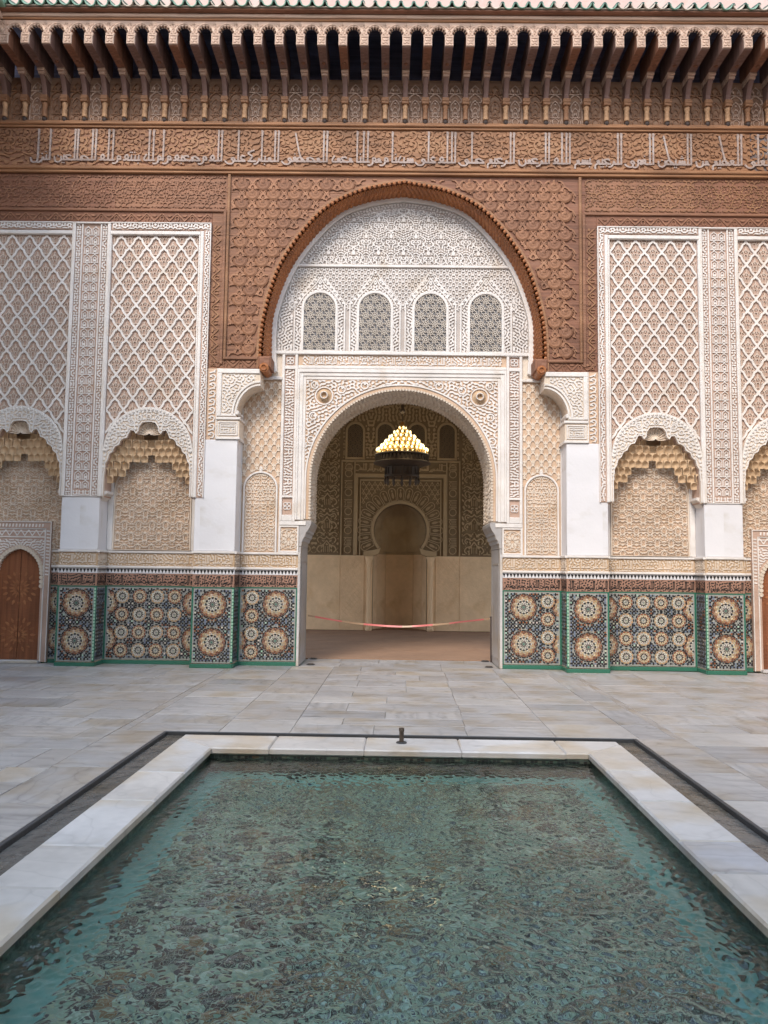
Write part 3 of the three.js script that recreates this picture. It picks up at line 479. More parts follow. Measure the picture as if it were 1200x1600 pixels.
for (const s of SIDES) {
  const g = group(F, 'pilaster', [s * 5.115, 0, 0]);
  part(g, 'shaft', box(-0.303, 0.303, 1.834, 2.676, -0.005, 0.40, 0.006), M.smooth);
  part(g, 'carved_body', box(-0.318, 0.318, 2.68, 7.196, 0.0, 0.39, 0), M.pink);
  part(g, 'carving', pilGeo, M.white, [0, 0, 0.39]); part(g, 'carving', pilFoot, M.white, [0, 0, 0.39]);
  for (const e of [-1, 1]) { part(g, 'carving', pilSide, M.white, [e * 0.215, 0, 0.39]); part(g, 'moulding', box(e * 0.142, e * 0.166, 2.69, 7.18, 0.391, 0.415, 0.006), M.white); part(g, 'moulding', box(e * 0.262, e * 0.316, 2.68, 7.18, 0.391, 0.43, 0.01), M.white); }
  part(g, 'moulding', box(-0.26, 0.26, 2.678, 2.694, 0.391, 0.415, 0.004), M.white); part(g, 'moulding', box(-0.318, 0.318, 7.175, 7.198, 0.391, 0.432, 0.004), M.white);
  // small impost at the spring of each blind arch
  for (const e of [-1, 1]) part(g, 'impost', ext(shapeOf([[e * 0.304, 2.62], [e * 0.35, 2.70], [e * 0.40, 2.74], [e * 0.40, 2.78], [e * 0.304, 2.78]]), 0.06, 0.345, 0.004), M.white);
}
// inner pilasters with capital and voluted bracket under the wooden arch
const scrollPen = new Pen(); for (let y = 3.66; y < 4.78; y += 0.135) scrollPen.at(0, y, 1, 1, (p) => { p.curve([[-0.045, -0.03], [0.03, 0.0], [0.045, 0.05], [0, 0.075], [-0.025, 0.05], [0, 0.035]], 0.018); p.leaf(-0.05, 0.03, 0.05, 0.022, 1.0); p.leaf(0.045, -0.03, 0.045, 0.02, 2.2); });
const scrollGeo = relief({ x0: -0.068, y0: 3.64, w: 0.136, h: 1.13, ppm: 130, depth: 0.014, pen: scrollPen });
for (const s of SIDES) {
  const X = (a, b) => s > 0 ? [a, b] : [-b, -a], g = group(F, 'bracket_pilaster');
  part(g, 'shaft', box(...X(2.634, 3.29), 1.834, 3.62, -0.005, 0.40, 0.006), M.smooth);
  part(g, 'body', box(...X(2.66, 3.15), 3.624, 4.786, 0.0, 0.385, 0), M.tan);
  part(g, 'scroll_strip', scrollGeo, M.white, [s * 3.065, 0, 0.386]); part(g, 'moulding', box(...X(2.975, 2.995), 3.63, 4.78, 0.386, 0.41, 0.003), M.white);
  part(g, 'moulding', box(...X(2.60, 2.985), 3.624, 3.665, 0.0, 0.425, 0.006), M.white);
  // capital: stepped square frames
  part(g, 'capital', box(...X(2.61, 2.98), 3.666, 3.94, 0.0, 0.40, 0.006), M.cream);
  { const a = X(2.635, 2.955); part(g, 'capital_frame', frameGeo(a[0], a[1], 3.69, 3.915, 0.02, 0.401, 0.415, 0.003), M.white); part(g, 'capital_frame', frameGeo(a[0] + 0.035, a[1] - 0.035, 3.725, 3.88, 0.014, 0.401, 0.412, 0.002), M.white); part(g, 'capital_carving', relief({ x0: a[0] + 0.05, y0: 3.74, w: 0.22, h: 0.125, ppm: 130, depth: 0.012, worm: worms(0.04, 7, { px: 0.22 }) }), M.white, [0, 0, 0.401]); }
  part(g, 'capital_lip', box(...X(2.595, 2.985), 3.942, 3.985, 0.0, 0.425, 0.008), M.white);
  // bracket
  const br = [[2.985, 3.99], [2.66, 3.99], ...arc(0, 0, 1, 0, Math.PI / 2, 14).map((p) => [2.285 + 0.375 * p[0], 4.03 + 0.47 * p[1]]), [2.285, 4.60], [2.30, 4.76], [2.985, 4.786]];
  const flip = (l) => l.map((p) => [s * p[0], p[1]]);
  part(g, 'bracket', ext(shapeOf(flip(br)), 0.0, 0.40, 0.006), M.cream);
  const rib = (r0, r1) => [...arc(0, 0, 1, 0, Math.PI / 2, 14).map((p) => [2.285 + (0.375 + r0) * p[0], 4.03 + (0.47 + r0) * p[1]]), ...arc(0, 0, 1, Math.PI / 2, 0, 14).map((p) => [2.285 + (0.375 + r1) * p[0], 4.03 + (0.47 + r1) * p[1]])];
  part(g, 'bracket_rib', ext(shapeOf(flip(rib(0.002, 0.03))), 0.401, 0.418, 0.003), M.white); part(g, 'bracket_rib', ext(shapeOf(flip(rib(0.05, 0.085))), 0.401, 0.425, 0.004), M.white);
  part(g, 'bracket_frame', box(...X(2.30, 2.98), 4.70, 4.775, 0.401, 0.425, 0.008), M.white); part(g, 'bracket_frame', box(...X(2.91, 2.98), 4.0, 4.70, 0.401, 0.425, 0.008), M.white); part(g, 'bracket_frame', box(...X(2.67, 2.91), 4.0, 4.04, 0.401, 0.42, 0.006), M.white);
  { const a = X(2.37, 2.90); const far = (x, y) => { const u = (Math.abs(x) - 2.285) / 0.47, v = (y - 4.03) / 0.565; return u * u + v * v > 1; }; part(g, 'bracket_carving', relief({ x0: a[0], y0: 4.05, w: 0.53, h: 0.64, ppm: 120, depth: 0.014, worm: worms(0.05, 19), clip: far }), M.white, [0, 0, 0.401]); }
  part(g, 'volute', (() => { const q = new THREE.CylinderGeometry(0.035, 0.035, 0.41, 12); q.rotateX(Math.PI / 2); return q; })(), M.white, [s * 2.655, 4.065, 0.215]);
}
// ---------------------------------------------------------------- the central bay: doorway surround, window arcade and lunette, all at the depth of the wall
{
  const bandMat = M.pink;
  // fine net panels beside the doorway
  const netPen = new Pen(), NX = 0.14, NY = 0.104, og2 = [[0, 0], [0.01, 0.008], [0.03, 0.02], [0.042, 0.045], [0.062, 0.058], [NX / 2, NY]];
  for (let r = -1; r < 30; r++) for (let i = -3; i <= 3; i++) netPen.at((i + (r & 1 ? 0.5 : 0)) * NX, 1.9 + r * NY, 1, 1, (p) => { p.mir((q) => { q.at(-NX / 2, -NY, 1, 1, (t) => t.line(og2, 0.013)); q.curve([[0.002, -0.05], [0.022, -0.02], [0.028, 0.01], [0.015, 0.02]], 0.0095); q.curve([[0.001, 0.0], [0.012, 0.025], [0.0, 0.055]], 0.009); }); p.line([[0, -0.06], [0, 0.03]], 0.009); });
  const blindTop = 3.14; // crown of the small blind arch
  const inBlind = (x, y, m) => Math.abs(x) < 0.275 + m && (y < 2.88 || Math.hypot(x, y - 2.88) < 0.275 + m);
  const netGeo = relief({ x0: -0.31, y0: 2.7, w: 0.62, h: 1.98, ppm: 140, depth: 0.014, pen: netPen, clip: (x, y) => !inBlind(x, y, 0.03) });
  const leafPen = new Pen(); for (let y = 1.86; y < 3.2; y += 0.118) for (const x of [-0.19, -0.063, 0.063, 0.19]) leafPen.at(x, y, 1, 1, (p) => p.mir((q) => { q.curve([[0, 0], [0.03, 0.015], [0.05, 0.05], [0.03, 0.07], [0.018, 0.05]], 0.013); q.curve([[0, 0.06], [0.03, 0.075], [0.045, 0.1]], 0.012); }));
  const leafGeo = relief({ x0: -0.28, y0: 1.845, w: 0.56, h: 1.32, ppm: 140, depth: 0.014, pen: leafPen, halo: 0.006, worm: worms(0.05, 23, { px: 0.254, bias: -0.15 }), clip: (x, y) => inBlind(x, y, -0.03) });
  const blindRim = (() => { const o = [[0.285, 1.834], ...arc(0, 2.88, 0.285, 0, Math.PI, 24), [-0.285, 1.834]], i = [[-0.255, 1.834], ...arc(0, 2.88, 0.255, Math.PI, 0, 24), [0.255, 1.834]]; return ext(shapeOf([...o, ...i]), 0.001, 0.03, 0.004); })();
  for (const s of SIDES) {
    const g = group(F, 'net_panel', [s * 2.31, 0, 0]);
    part(g, 'panel_ground', box(-0.318, 0.33, 1.833, 4.72, -0.002, 0.006, 0), M.tan);
    part(g, 'net_carving', netGeo, M.cream, [0, 0, 0.006]); part(g, 'blind_arch_carving', leafGeo, M.cream, [0, 0, 0.006]); part(g, 'blind_arch_rim', blindRim, M.white, [0, 0, 0.006]);
    part(g, 'finial', new THREE.SphereGeometry(0.04, 10, 8).scale(0.8, 1.3, 0.4), M.white, [0, 3.2, 0.012]);
    part(g, 'moulding', box(-0.33, -0.312, 1.835, 4.72, 0.007, 0.03, 0.003), M.white); part(g, 'moulding', box(0.312, 0.33, 1.835, 4.72, 0.007, 0.03, 0.003), M.white); part(g, 'moulding', box(-0.33, 0.33, 4.70, 4.75, 0.0, 0.05, 0.006), M.white);
  }
  // doorway surround
  const g = group(F, 'doorway_surround');
  const strip = relief({ x0: -0.075, y0: 2.78, w: 0.15, h: 2.09, ppm: 140, depth: 0.016, worm: worms(0.048, 203, { py: 0.5 }) });
  const knot = (() => { const p = new Pen(); for (let k = 0; k < 4; k++) p.at(0, 0, 1, 1, (q) => { q.ring(0.03, 0.03, 0.026, 0.01); q.leaf(0.02, 0, 0.05, 0.02, 0); }, k * Math.PI / 2); return relief({ x0: -0.085, y0: -0.085, w: 0.17, h: 0.17, ppm: 150, depth: 0.014, pen: p }); })();
  const star8 = (() => { const p = new Pen(); for (let k = 0; k < 8; k++) p.at(0, 0, 1, 1, (q) => { q.leaf(0.02, 0, 0.10, 0.035, 0); q.ring(0.115, 0, 0.03, 0.011); q.curve([[0.06, 0.025], [0.1, 0.05], [0.15, 0.03]], 0.01); }, k * Math.PI / 4); p.ring(0, 0, 0.165, 0.012); for (const [x, y] of [[1, 1], [-1, 1], [1, -1], [-1, -1]]) p.ring(x * 0.135, y * 0.14, 0.025, 0.012); return relief({ x0: -0.165, y0: -0.17, w: 0.33, h: 0.34, ppm: 150, depth: 0.013, pen: p }); })();
  for (const s of SIDES) {
    const X = (a, b) => s > 0 ? [a, b] : [-b, -a];
    part(g, 'band_ground', box(...X(1.74, 1.985), 2.36, 4.90, -0.002, 0.008, 0), bandMat);
    part(g, 'band_carving', strip, M.white, [s * 1.865, 0, 0.008]);
    for (const [a, b] of [[1.735, 1.78], [1.95, 1.995]]) part(g, 'moulding', box(...X(a, b), 2.345, 5.16, 0.001, 0.04, 0.006), M.white);
    part(g, 'moulding', box(...X(1.78, 1.95), 2.735, 2.77, 0.009, 0.035, 0.005), M.white); part(g, 'moulding', box(...X(1.78, 1.95), 2.35, 2.45, 0.009, 0.035, 0.005), M.white); part(g, 'moulding', box(...X(1.78, 1.95), 4.88, 4.94, 0.009, 0.035, 0.005), M.white); part(g, 'moulding', box(...X(1.78, 1.95), 5.12, 5.165, 0.009, 0.035, 0.005), M.white);
    part(g, 'knot_panel', knot, M.white, [s * 1.865, 2.595, 0.008]);
    part(g, 'band_ground', box(...X(1.74, 1.985), 4.905, 5.16, -0.002, 0.0075, 0), bandMat); part(g, 'knot_panel', knot, M.white, [s * 1.865, 5.03, 0.0075]);
    // stepped moulding round the spandrels
    for (const [a, b, d] of [[1.70, 1.733, 0.05], [1.64, 1.70, 0.034], [1.592, 1.64, 0.02]]) part(g, 'moulding', box(...X(a, b), 2.37, a > 1.69 ? 4.89 : a > 1.63 ? 4.83 : 4.77, 0.001, d, 0.005), M.white);
    // square rosette panel by the impost
    part(g, 'square_ground', box(...X(1.665, 1.99), 1.834, 2.34, -0.002, 0.006, 0), M.tan); part(g, 'square_rosette', star8, M.cream, [s * 1.83, 2.055, 0.006]);
    { const a = X(1.665, 1.992); part(g, 'square_frame', frameGeo(a[0], a[1], 1.835, 2.275, 0.028, 0.007, 0.028, 0.004), M.white); part(g, 'moulding', box(...X(1.55, 1.992), 2.28, 2.345, 0.001, 0.036, 0.006), M.white); }
  }
  for (const [y0, y1, x, d] of [[4.83, 4.89, 1.70, 0.05], [4.77, 4.83, 1.64, 0.034], [4.715, 4.77, 1.592, 0.02]]) part(g, 'moulding', box(-x, x, y0, y1, 0.0015, d, 0.005), M.white);
  // spandrels of the door arch
  const spInside = (x, y, m) => Math.hypot(x, Math.max(0, y - 3.06)) > 1.5 + m && Math.abs(x) < 1.588 && y < 4.712;
  const spPen = new Pen(); spPen.mir((q) => { q.ring(1.29, 4.44, 0.145, 0.02); for (const [x, y, r] of [[1.0, 4.55, 0.4], [0.62, 4.62, 0.2], [1.47, 4.1, 1.4], [1.5, 3.7, 1.6], [1.45, 4.62, 0.8]]) q.at(x, y, 1, 1, (t) => { t.mir((u) => { u.curve([[0, -0.06], [0.05, -0.03], [0.05, 0.03], [0.01, 0.05]], 0.022); }); t.leaf(0, 0, 0.08, 0.04, 1.57); }, r); });
  part(g, 'spandrel_ground', ext((() => { const s = shapeOf([[-1.592, 2.38], [-1.592, 4.715], [1.592, 4.715], [1.592, 2.38], [1.54, 2.38], [1.54, 3.06], ...arc(0, 3.06, 1.54, 0, Math.PI, 56), [-1.54, 2.38]]); return s; })(), -0.002, 0.006), M.tan);
  part(g, 'spandrel_carving', relief({ x0: -1.59, y0: 2.40, w: 3.18, h: 2.31, ppm: 115, depth: 0.02, pen: spPen, halo: 0.012, worm: worms(0.058, 64, { px: 3.18, bias: -0.02 }), clip: (x, y) => spInside(x, y, 0.09) && !(Math.hypot(Math.abs(x) - 1.29, y - 4.44) < 0.13) }), M.white, [0, 0, 0.006]);
  for (const s of SIDES) { const b = group(g, 'boss_cup', [s * 1.29, 4.44, 0.006]); const c = lathe([[0.0, 0.03], [0.045, 0.035], [0.06, 0.075], [0.075, 0.078], [0.085, 0.03], [0.13, 0.008], [0.135, 0]], 24); c.rotateX(Math.PI / 2); c.scale(0.85, 0.85, 0.9); part(b, 'cup', c, M.ochreBand); const d = new THREE.TorusGeometry(0.056, 0.009, 8, 24); part(b, 'rim', d, M.white, [0, 0, 0.071]); }
  // arch mouldings, dentils and carved intrados
  const ringShape = (r0, r1) => shapeOf([[r1, 2.38], ...arc(0, 3.06, r1, 0, Math.PI, 56), [-r1, 2.38], [-r0, 2.38], ...arc(0, 3.06, r0, Math.PI, 0, 56), [r0, 2.38]]);
  part(g, 'arch_moulding', ext(ringShape(1.56, 1.588), 0.001, 0.034, 0.005), M.white); part(g, 'arch_moulding', ext(ringShape(1.502, 1.558), 0.001, 0.018, 0.003), M.tan);
  const dent = new Pen(), alongArch = (n, fn) => { const len = 0.68 * 2 + Math.PI * 1.5; for (let k = 0; k < n; k++) { const t = (k + 0.5) / n * len; if (t < 0.68) fn(-1, 2.38 + t, Math.PI); else if (t > len - 0.68) fn(1, 2.38 + len - t, 0); else { const a = Math.PI - (t - 0.68) / 1.5; fn(0, 0, a); } } };
  const teeth = []; alongArch(120, (sd, y, a) => { for (const z of [0.012, -0.985]) { const q = new THREE.CylinderGeometry(0.022, 0.022, 0.03, 8); q.rotateX(Math.PI / 2); const r = 1.497; if (sd) q.translate(sd * r, y, z); else q.translate(r * Math.cos(a), 3.06 + r * Math.sin(a), z); teeth.push(q); } });
  part(g, 'arch_dentils', merge(teeth), M.cream).userData.kind = 'stuff';
  void dent;
  { // intrados: carved sheet bent round the arch
    const len = 1.36 + Math.PI * 1.5, rg = relief({ x0: 0, y0: 0, w: len, h: 0.93, ppm: 70, depth: 0.014, worm: worms(0.07, 88, { py: 0.93 }) }), P = rg.attributes.position, N = rg.attributes.normal;
    for (let i = 0; i < P.count; i++) {
      const t = P.getX(i), z = -0.035 - P.getY(i), d = P.getZ(i), n = [N.getX(i), N.getY(i), N.getZ(i)]; let c, s, px, py;
      if (t < 0.68) { px = -(1.496 - d); py = 2.38 + t; c = -1; s = 0; } else if (t > len - 0.68) { px = 1.496 - d; py = 2.38 + len - t; c = 1; s = 0; } else { const a = Math.PI - (t - 0.68) / 1.5; c = Math.cos(a); s = Math.sin(a); px = (1.496 - d) * c; py = 3.06 + (1.496 - d) * s; }
      P.setXYZ(i, px, py, z); N.setXYZ(i, n[0] * s - n[2] * c, -n[0] * c - n[2] * s, -n[1]);
    }
    const I = rg.index.array; for (let i = 0; i < I.length; i += 3) { const t = I[i]; I[i] = I[i + 1]; I[i + 1] = t; } part(g, 'intrados_carving', rg, M.cream);
  }
  // marble jambs with carved imposts
  for (const s of SIDES) {
    const j = group(g, 'door_jamb'), X = (a, b) => s > 0 ? [a, b] : [-b, -a];
    part(j, 'jamb_slab', box(...X(1.622, 1.659), 0.002, 1.93, -0.998, 0.02, 0.004), M.jamb);
    part(j, 'jamb_edge', box(...X(1.628, 1.668), 0.003, 1.84, 0.021, 0.034, 0.004), M.marble);
    const fr = frameGeo(-0.40, 0.40, 0.12, 1.7, 0.03, 0, 0.008, 0.003); fr.rotateY(-s * Math.PI / 2); part(j, 'jamb_panel', fr, M.jamb, [s * 1.622, 0, -0.48]);
    const imp = ext(shapeOf([[s * 1.66, 1.935], [s * 1.618, 1.935], [s * 1.612, 2.0], [s * 1.59, 2.06], [s * 1.56, 2.10], [s * 1.545, 2.16], [s * 1.50, 2.22], [s * 1.465, 2.30], [s * 1.462, 2.345], [s * 1.48, 2.362], [s * 1.66, 2.362]]), -0.995, 0.022, 0.004); part(j, 'impost', imp, M.jamb);
    const l = []; for (const [x, y, n] of [[1.60, 2.05, 9], [1.565, 2.12, 9], [1.53, 2.20, 9]]) for (let k = 0; k < n; k++) { const q = new THREE.CylinderGeometry(0.035, 0.012, 0.075, 8); q.translate(s * x, y, -0.94 + k * 0.115); l.push(q); } part(j, 'impost_carving', merge(l), M.jamb);
  }
  // inscription frieze below the windows
  const fz = group(F, 'window_arcade');
  part(fz, 'frieze_ground', box(-1.73, 1.73, 4.90, 5.165, -0.002, 0.008, 0), M.tan);
  part(fz, 'moulding', box(-1.73, 1.73, 4.895, 4.945, 0.001, 0.045, 0.007), M.white); part(fz, 'moulding', box(-2.12, 2.12, 5.135, 5.19, 0.001, 0.05, 0.007), M.white);
  { const p = new Pen(); writeArabic(p, DADO, 1.6, -1.55, 4.985, 0.042, 0.12, 0.012); part(fz, 'frieze_carving', relief({ x0: -1.66, y0: 4.955, w: 3.32, h: 0.165, ppm: 150, depth: 0.014, pen: p, halo: 0.012, worm: worms(0.045, 301) }), M.white, [0, 0, 0.008]); }
  // arcade
  const WX = [-1.39, -0.464, 0.464, 1.39], WH = 0.262, WS = 5.925, inWin = (x, y, m) => WX.some((c) => Math.abs(x - c) < WH + m && (y < WS || Math.hypot(x - c, y - WS) < WH + m));
  const inI = about(archI, 0.955), inI2 = about(archI, 0.915);
  part(fz, 'lunette_ground', ext(shapeOf([[-2.1, 5.16], ...about(archI, 0.985).filter((p) => p[1] > 5.16), [2.1, 5.16]]), -0.002, 0.006), M.grey);
  const ap = new Pen();
  for (const c of WX) {
    ap.line([[c - 0.425, 5.19], [c - 0.425, 6.02]], 0.035); ap.line([[c + 0.425, 5.19], [c + 0.425, 6.02]], 0.035);
    for (const e of [-1, 1]) { ap.line([[c + e * 0.43, 6.02], [c + e * 0.33, 6.16], [c + e * 0.22, 6.27], [c + e * 0.12, 6.40], [c, 6.60]], 0.03); ap.line([[c + e * 0.36, 5.98], [c + e * 0.28, 6.12], [c + e * 0.17, 6.24], [c + e * 0.07, 6.34], [c, 6.46]], 0.018); for (let k = 0; k < 7; k++) ap.disc(c + e * (0.39 - k * 0.052), 6.02 + k * 0.066, 0.022); for (let k = 0; k < 6; k++) ap.disc(c + e * (0.33 - k * 0.052), 6.10 + k * 0.062, 0.017); }
    ap.disc(c, 6.56, 0.03);
  }
  const net2 = new Pen(); for (let r = 0; r < 34; r++) for (let i = -20; i <= 20; i++) net2.at((i + (r & 1 ? 0.5 : 0)) * 0.106, 5.2 + r * 0.066, 1, 1, (p) => { p.mir((q) => q.curve([[-0.053, -0.066], [-0.028, -0.05], [-0.03, -0.02], [0.0, 0.004]], 0.012)); p.disc(0, -0.05, 0.013); });
  const arcW = worms(0.05, 411, { px: 0.464 * 2 });
  const underGable = (x, y) => WX.some((c) => { const d = Math.abs(x - c); return d < 0.43 && y < 6.02 + (0.43 - d) * 1.28; });
  part(fz, 'arcade_carving', relief({ x0: -2.1, y0: 5.195, w: 4.2, h: 1.44, ppm: 125, depth: 0.022, pen: ap, halo: 0.008, worm: arcW, clip: (x, y) => inPoly(x, y, inI) && !inWin(x, y, 0.035) && (underGable(x, y) || Math.abs(x) > 1.83) }), M.white, [0, 0, 0.006]);
  part(fz, 'net_carving', relief({ x0: -2.1, y0: 5.9, w: 4.2, h: 0.73, ppm: 130, depth: 0.018, pen: net2, clip: (x, y) => inPoly(x, y, inI) && !underGable(x, y) && Math.abs(x) < 1.9 }), M.white, [0, 0, 0.006]);
  part(fz, 'moulding', box(-1.80, 1.80, 6.635, 6.68, 0.001, 0.045, 0.006), M.white);
  const rimS = (() => { const o = [[WH + 0.045, 5.19], ...arc(0, WS, WH + 0.045, 0, Math.PI, 20), [-WH - 0.045, 5.19]], i = [[-WH, 5.19], ...arc(0, WS, WH, Math.PI, 0, 20), [WH, 5.19]]; return ext(shapeOf([...o, ...i]), 0.001, 0.04, 0.006); })();
  const scrPen = new Pen(); for (let j = 0; j < 8; j++) for (let i = -2; i <= 2; i++) { const x = (i + (j & 1 ? 0.5 : 0)) * 0.155, y = 5.27 + j * 0.135; scrPen.at(x, y, 1, 1, (p) => { for (let k = 0; k < 8; k++) p.at(0, 0, 1, 1, (q) => { q.line([[0.018, 0], [0.03, 0.012], [0.058, 0.0], [0.085, 0.016]], 0.0085); }, k * Math.PI / 4); p.ring(0, 0, 0.018, 0.009); p.ring(0, 0, 0.052, 0.008); }); }
  const scr = relief({ x0: -WH, y0: 5.19, w: 2 * WH, h: 1.0, ppm: 170, depth: 0.018, pen: scrPen, clip: (x, y) => Math.abs(x) < WH && (y < WS || Math.hypot(x, y - WS) < WH) });
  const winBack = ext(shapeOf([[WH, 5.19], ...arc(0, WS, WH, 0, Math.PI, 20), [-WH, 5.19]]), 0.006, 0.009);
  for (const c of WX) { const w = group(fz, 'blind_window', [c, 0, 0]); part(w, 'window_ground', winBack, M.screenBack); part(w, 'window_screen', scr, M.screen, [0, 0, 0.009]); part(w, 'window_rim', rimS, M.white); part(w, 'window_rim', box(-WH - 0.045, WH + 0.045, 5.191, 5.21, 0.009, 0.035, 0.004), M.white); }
  // lunette with lobed mesh and double curls
  const tp = new Pen(), TX = 0.42, TY = 0.288;
  for (let r = -1; r < 5; r++) for (let i = -5; i <= 5; i++) tp.at((i + (r & 1 ? 0.5 : 0)) * TX, 6.70 + r * TY, 1, 1, (p) => p.mir((q) => {
    q.curve([[0.001, 0.29], [0.03, 0.255], [0.085, 0.24], [0.075, 0.205], [0.13, 0.175], [0.165, 0.11], [0.13, 0.06], [0.15, 0.02], [0.205, 0.0]], 0.018); q.curve([[0.205, 0.0], [0.19, -0.04], [0.215, -0.08]], 0.016);
    q.curve([[0.03, -0.02], [0.032, 0.04], [0.075, 0.065], [0.07, 0.115], [0.03, 0.11], [0.03, 0.085], [0.048, 0.082]], 0.021); q.leaf(0.0, 0.15, 0.07, 0.035, 1.2); q.curve([[0.09, 0.0], [0.12, 0.03], [0.115, 0.08]], 0.018); q.disc(0.10, 0.16, 0.014);
  }));
  part(fz, 'lunette_carving', relief({ x0: -1.8, y0: 6.685, w: 3.6, h: 1.1, ppm: 125, depth: 0.026, pen: tp, halo: 0.008, worm: worms(0.038, 99, { px: 0.42, bias: -0.1 }), clip: (x, y) => inPoly(x, y, inI2) }), M.white, [0, 0, 0.006]);
  part(fz, 'lunette_rim_carving', relief({ x0: -2.1, y0: 6.685, w: 4.2, h: 1.16, ppm: 120, depth: 0.02, worm: worms(0.05, 101, { px: 4.2 }), clip: (x, y) => inPoly(x, y, inI) && !inPoly(x, y, about(archI, 0.925)) }), M.white, [0, 0, 0.006]);
  // plain white band that follows the arch
  const o = about(archI, 1.0), i = about(archI, 0.962); part(fz, 'arch_band', ext(shapeOf([...o, ...i.reverse()]), 0.001, 0.06, 0.008), M.white);
}
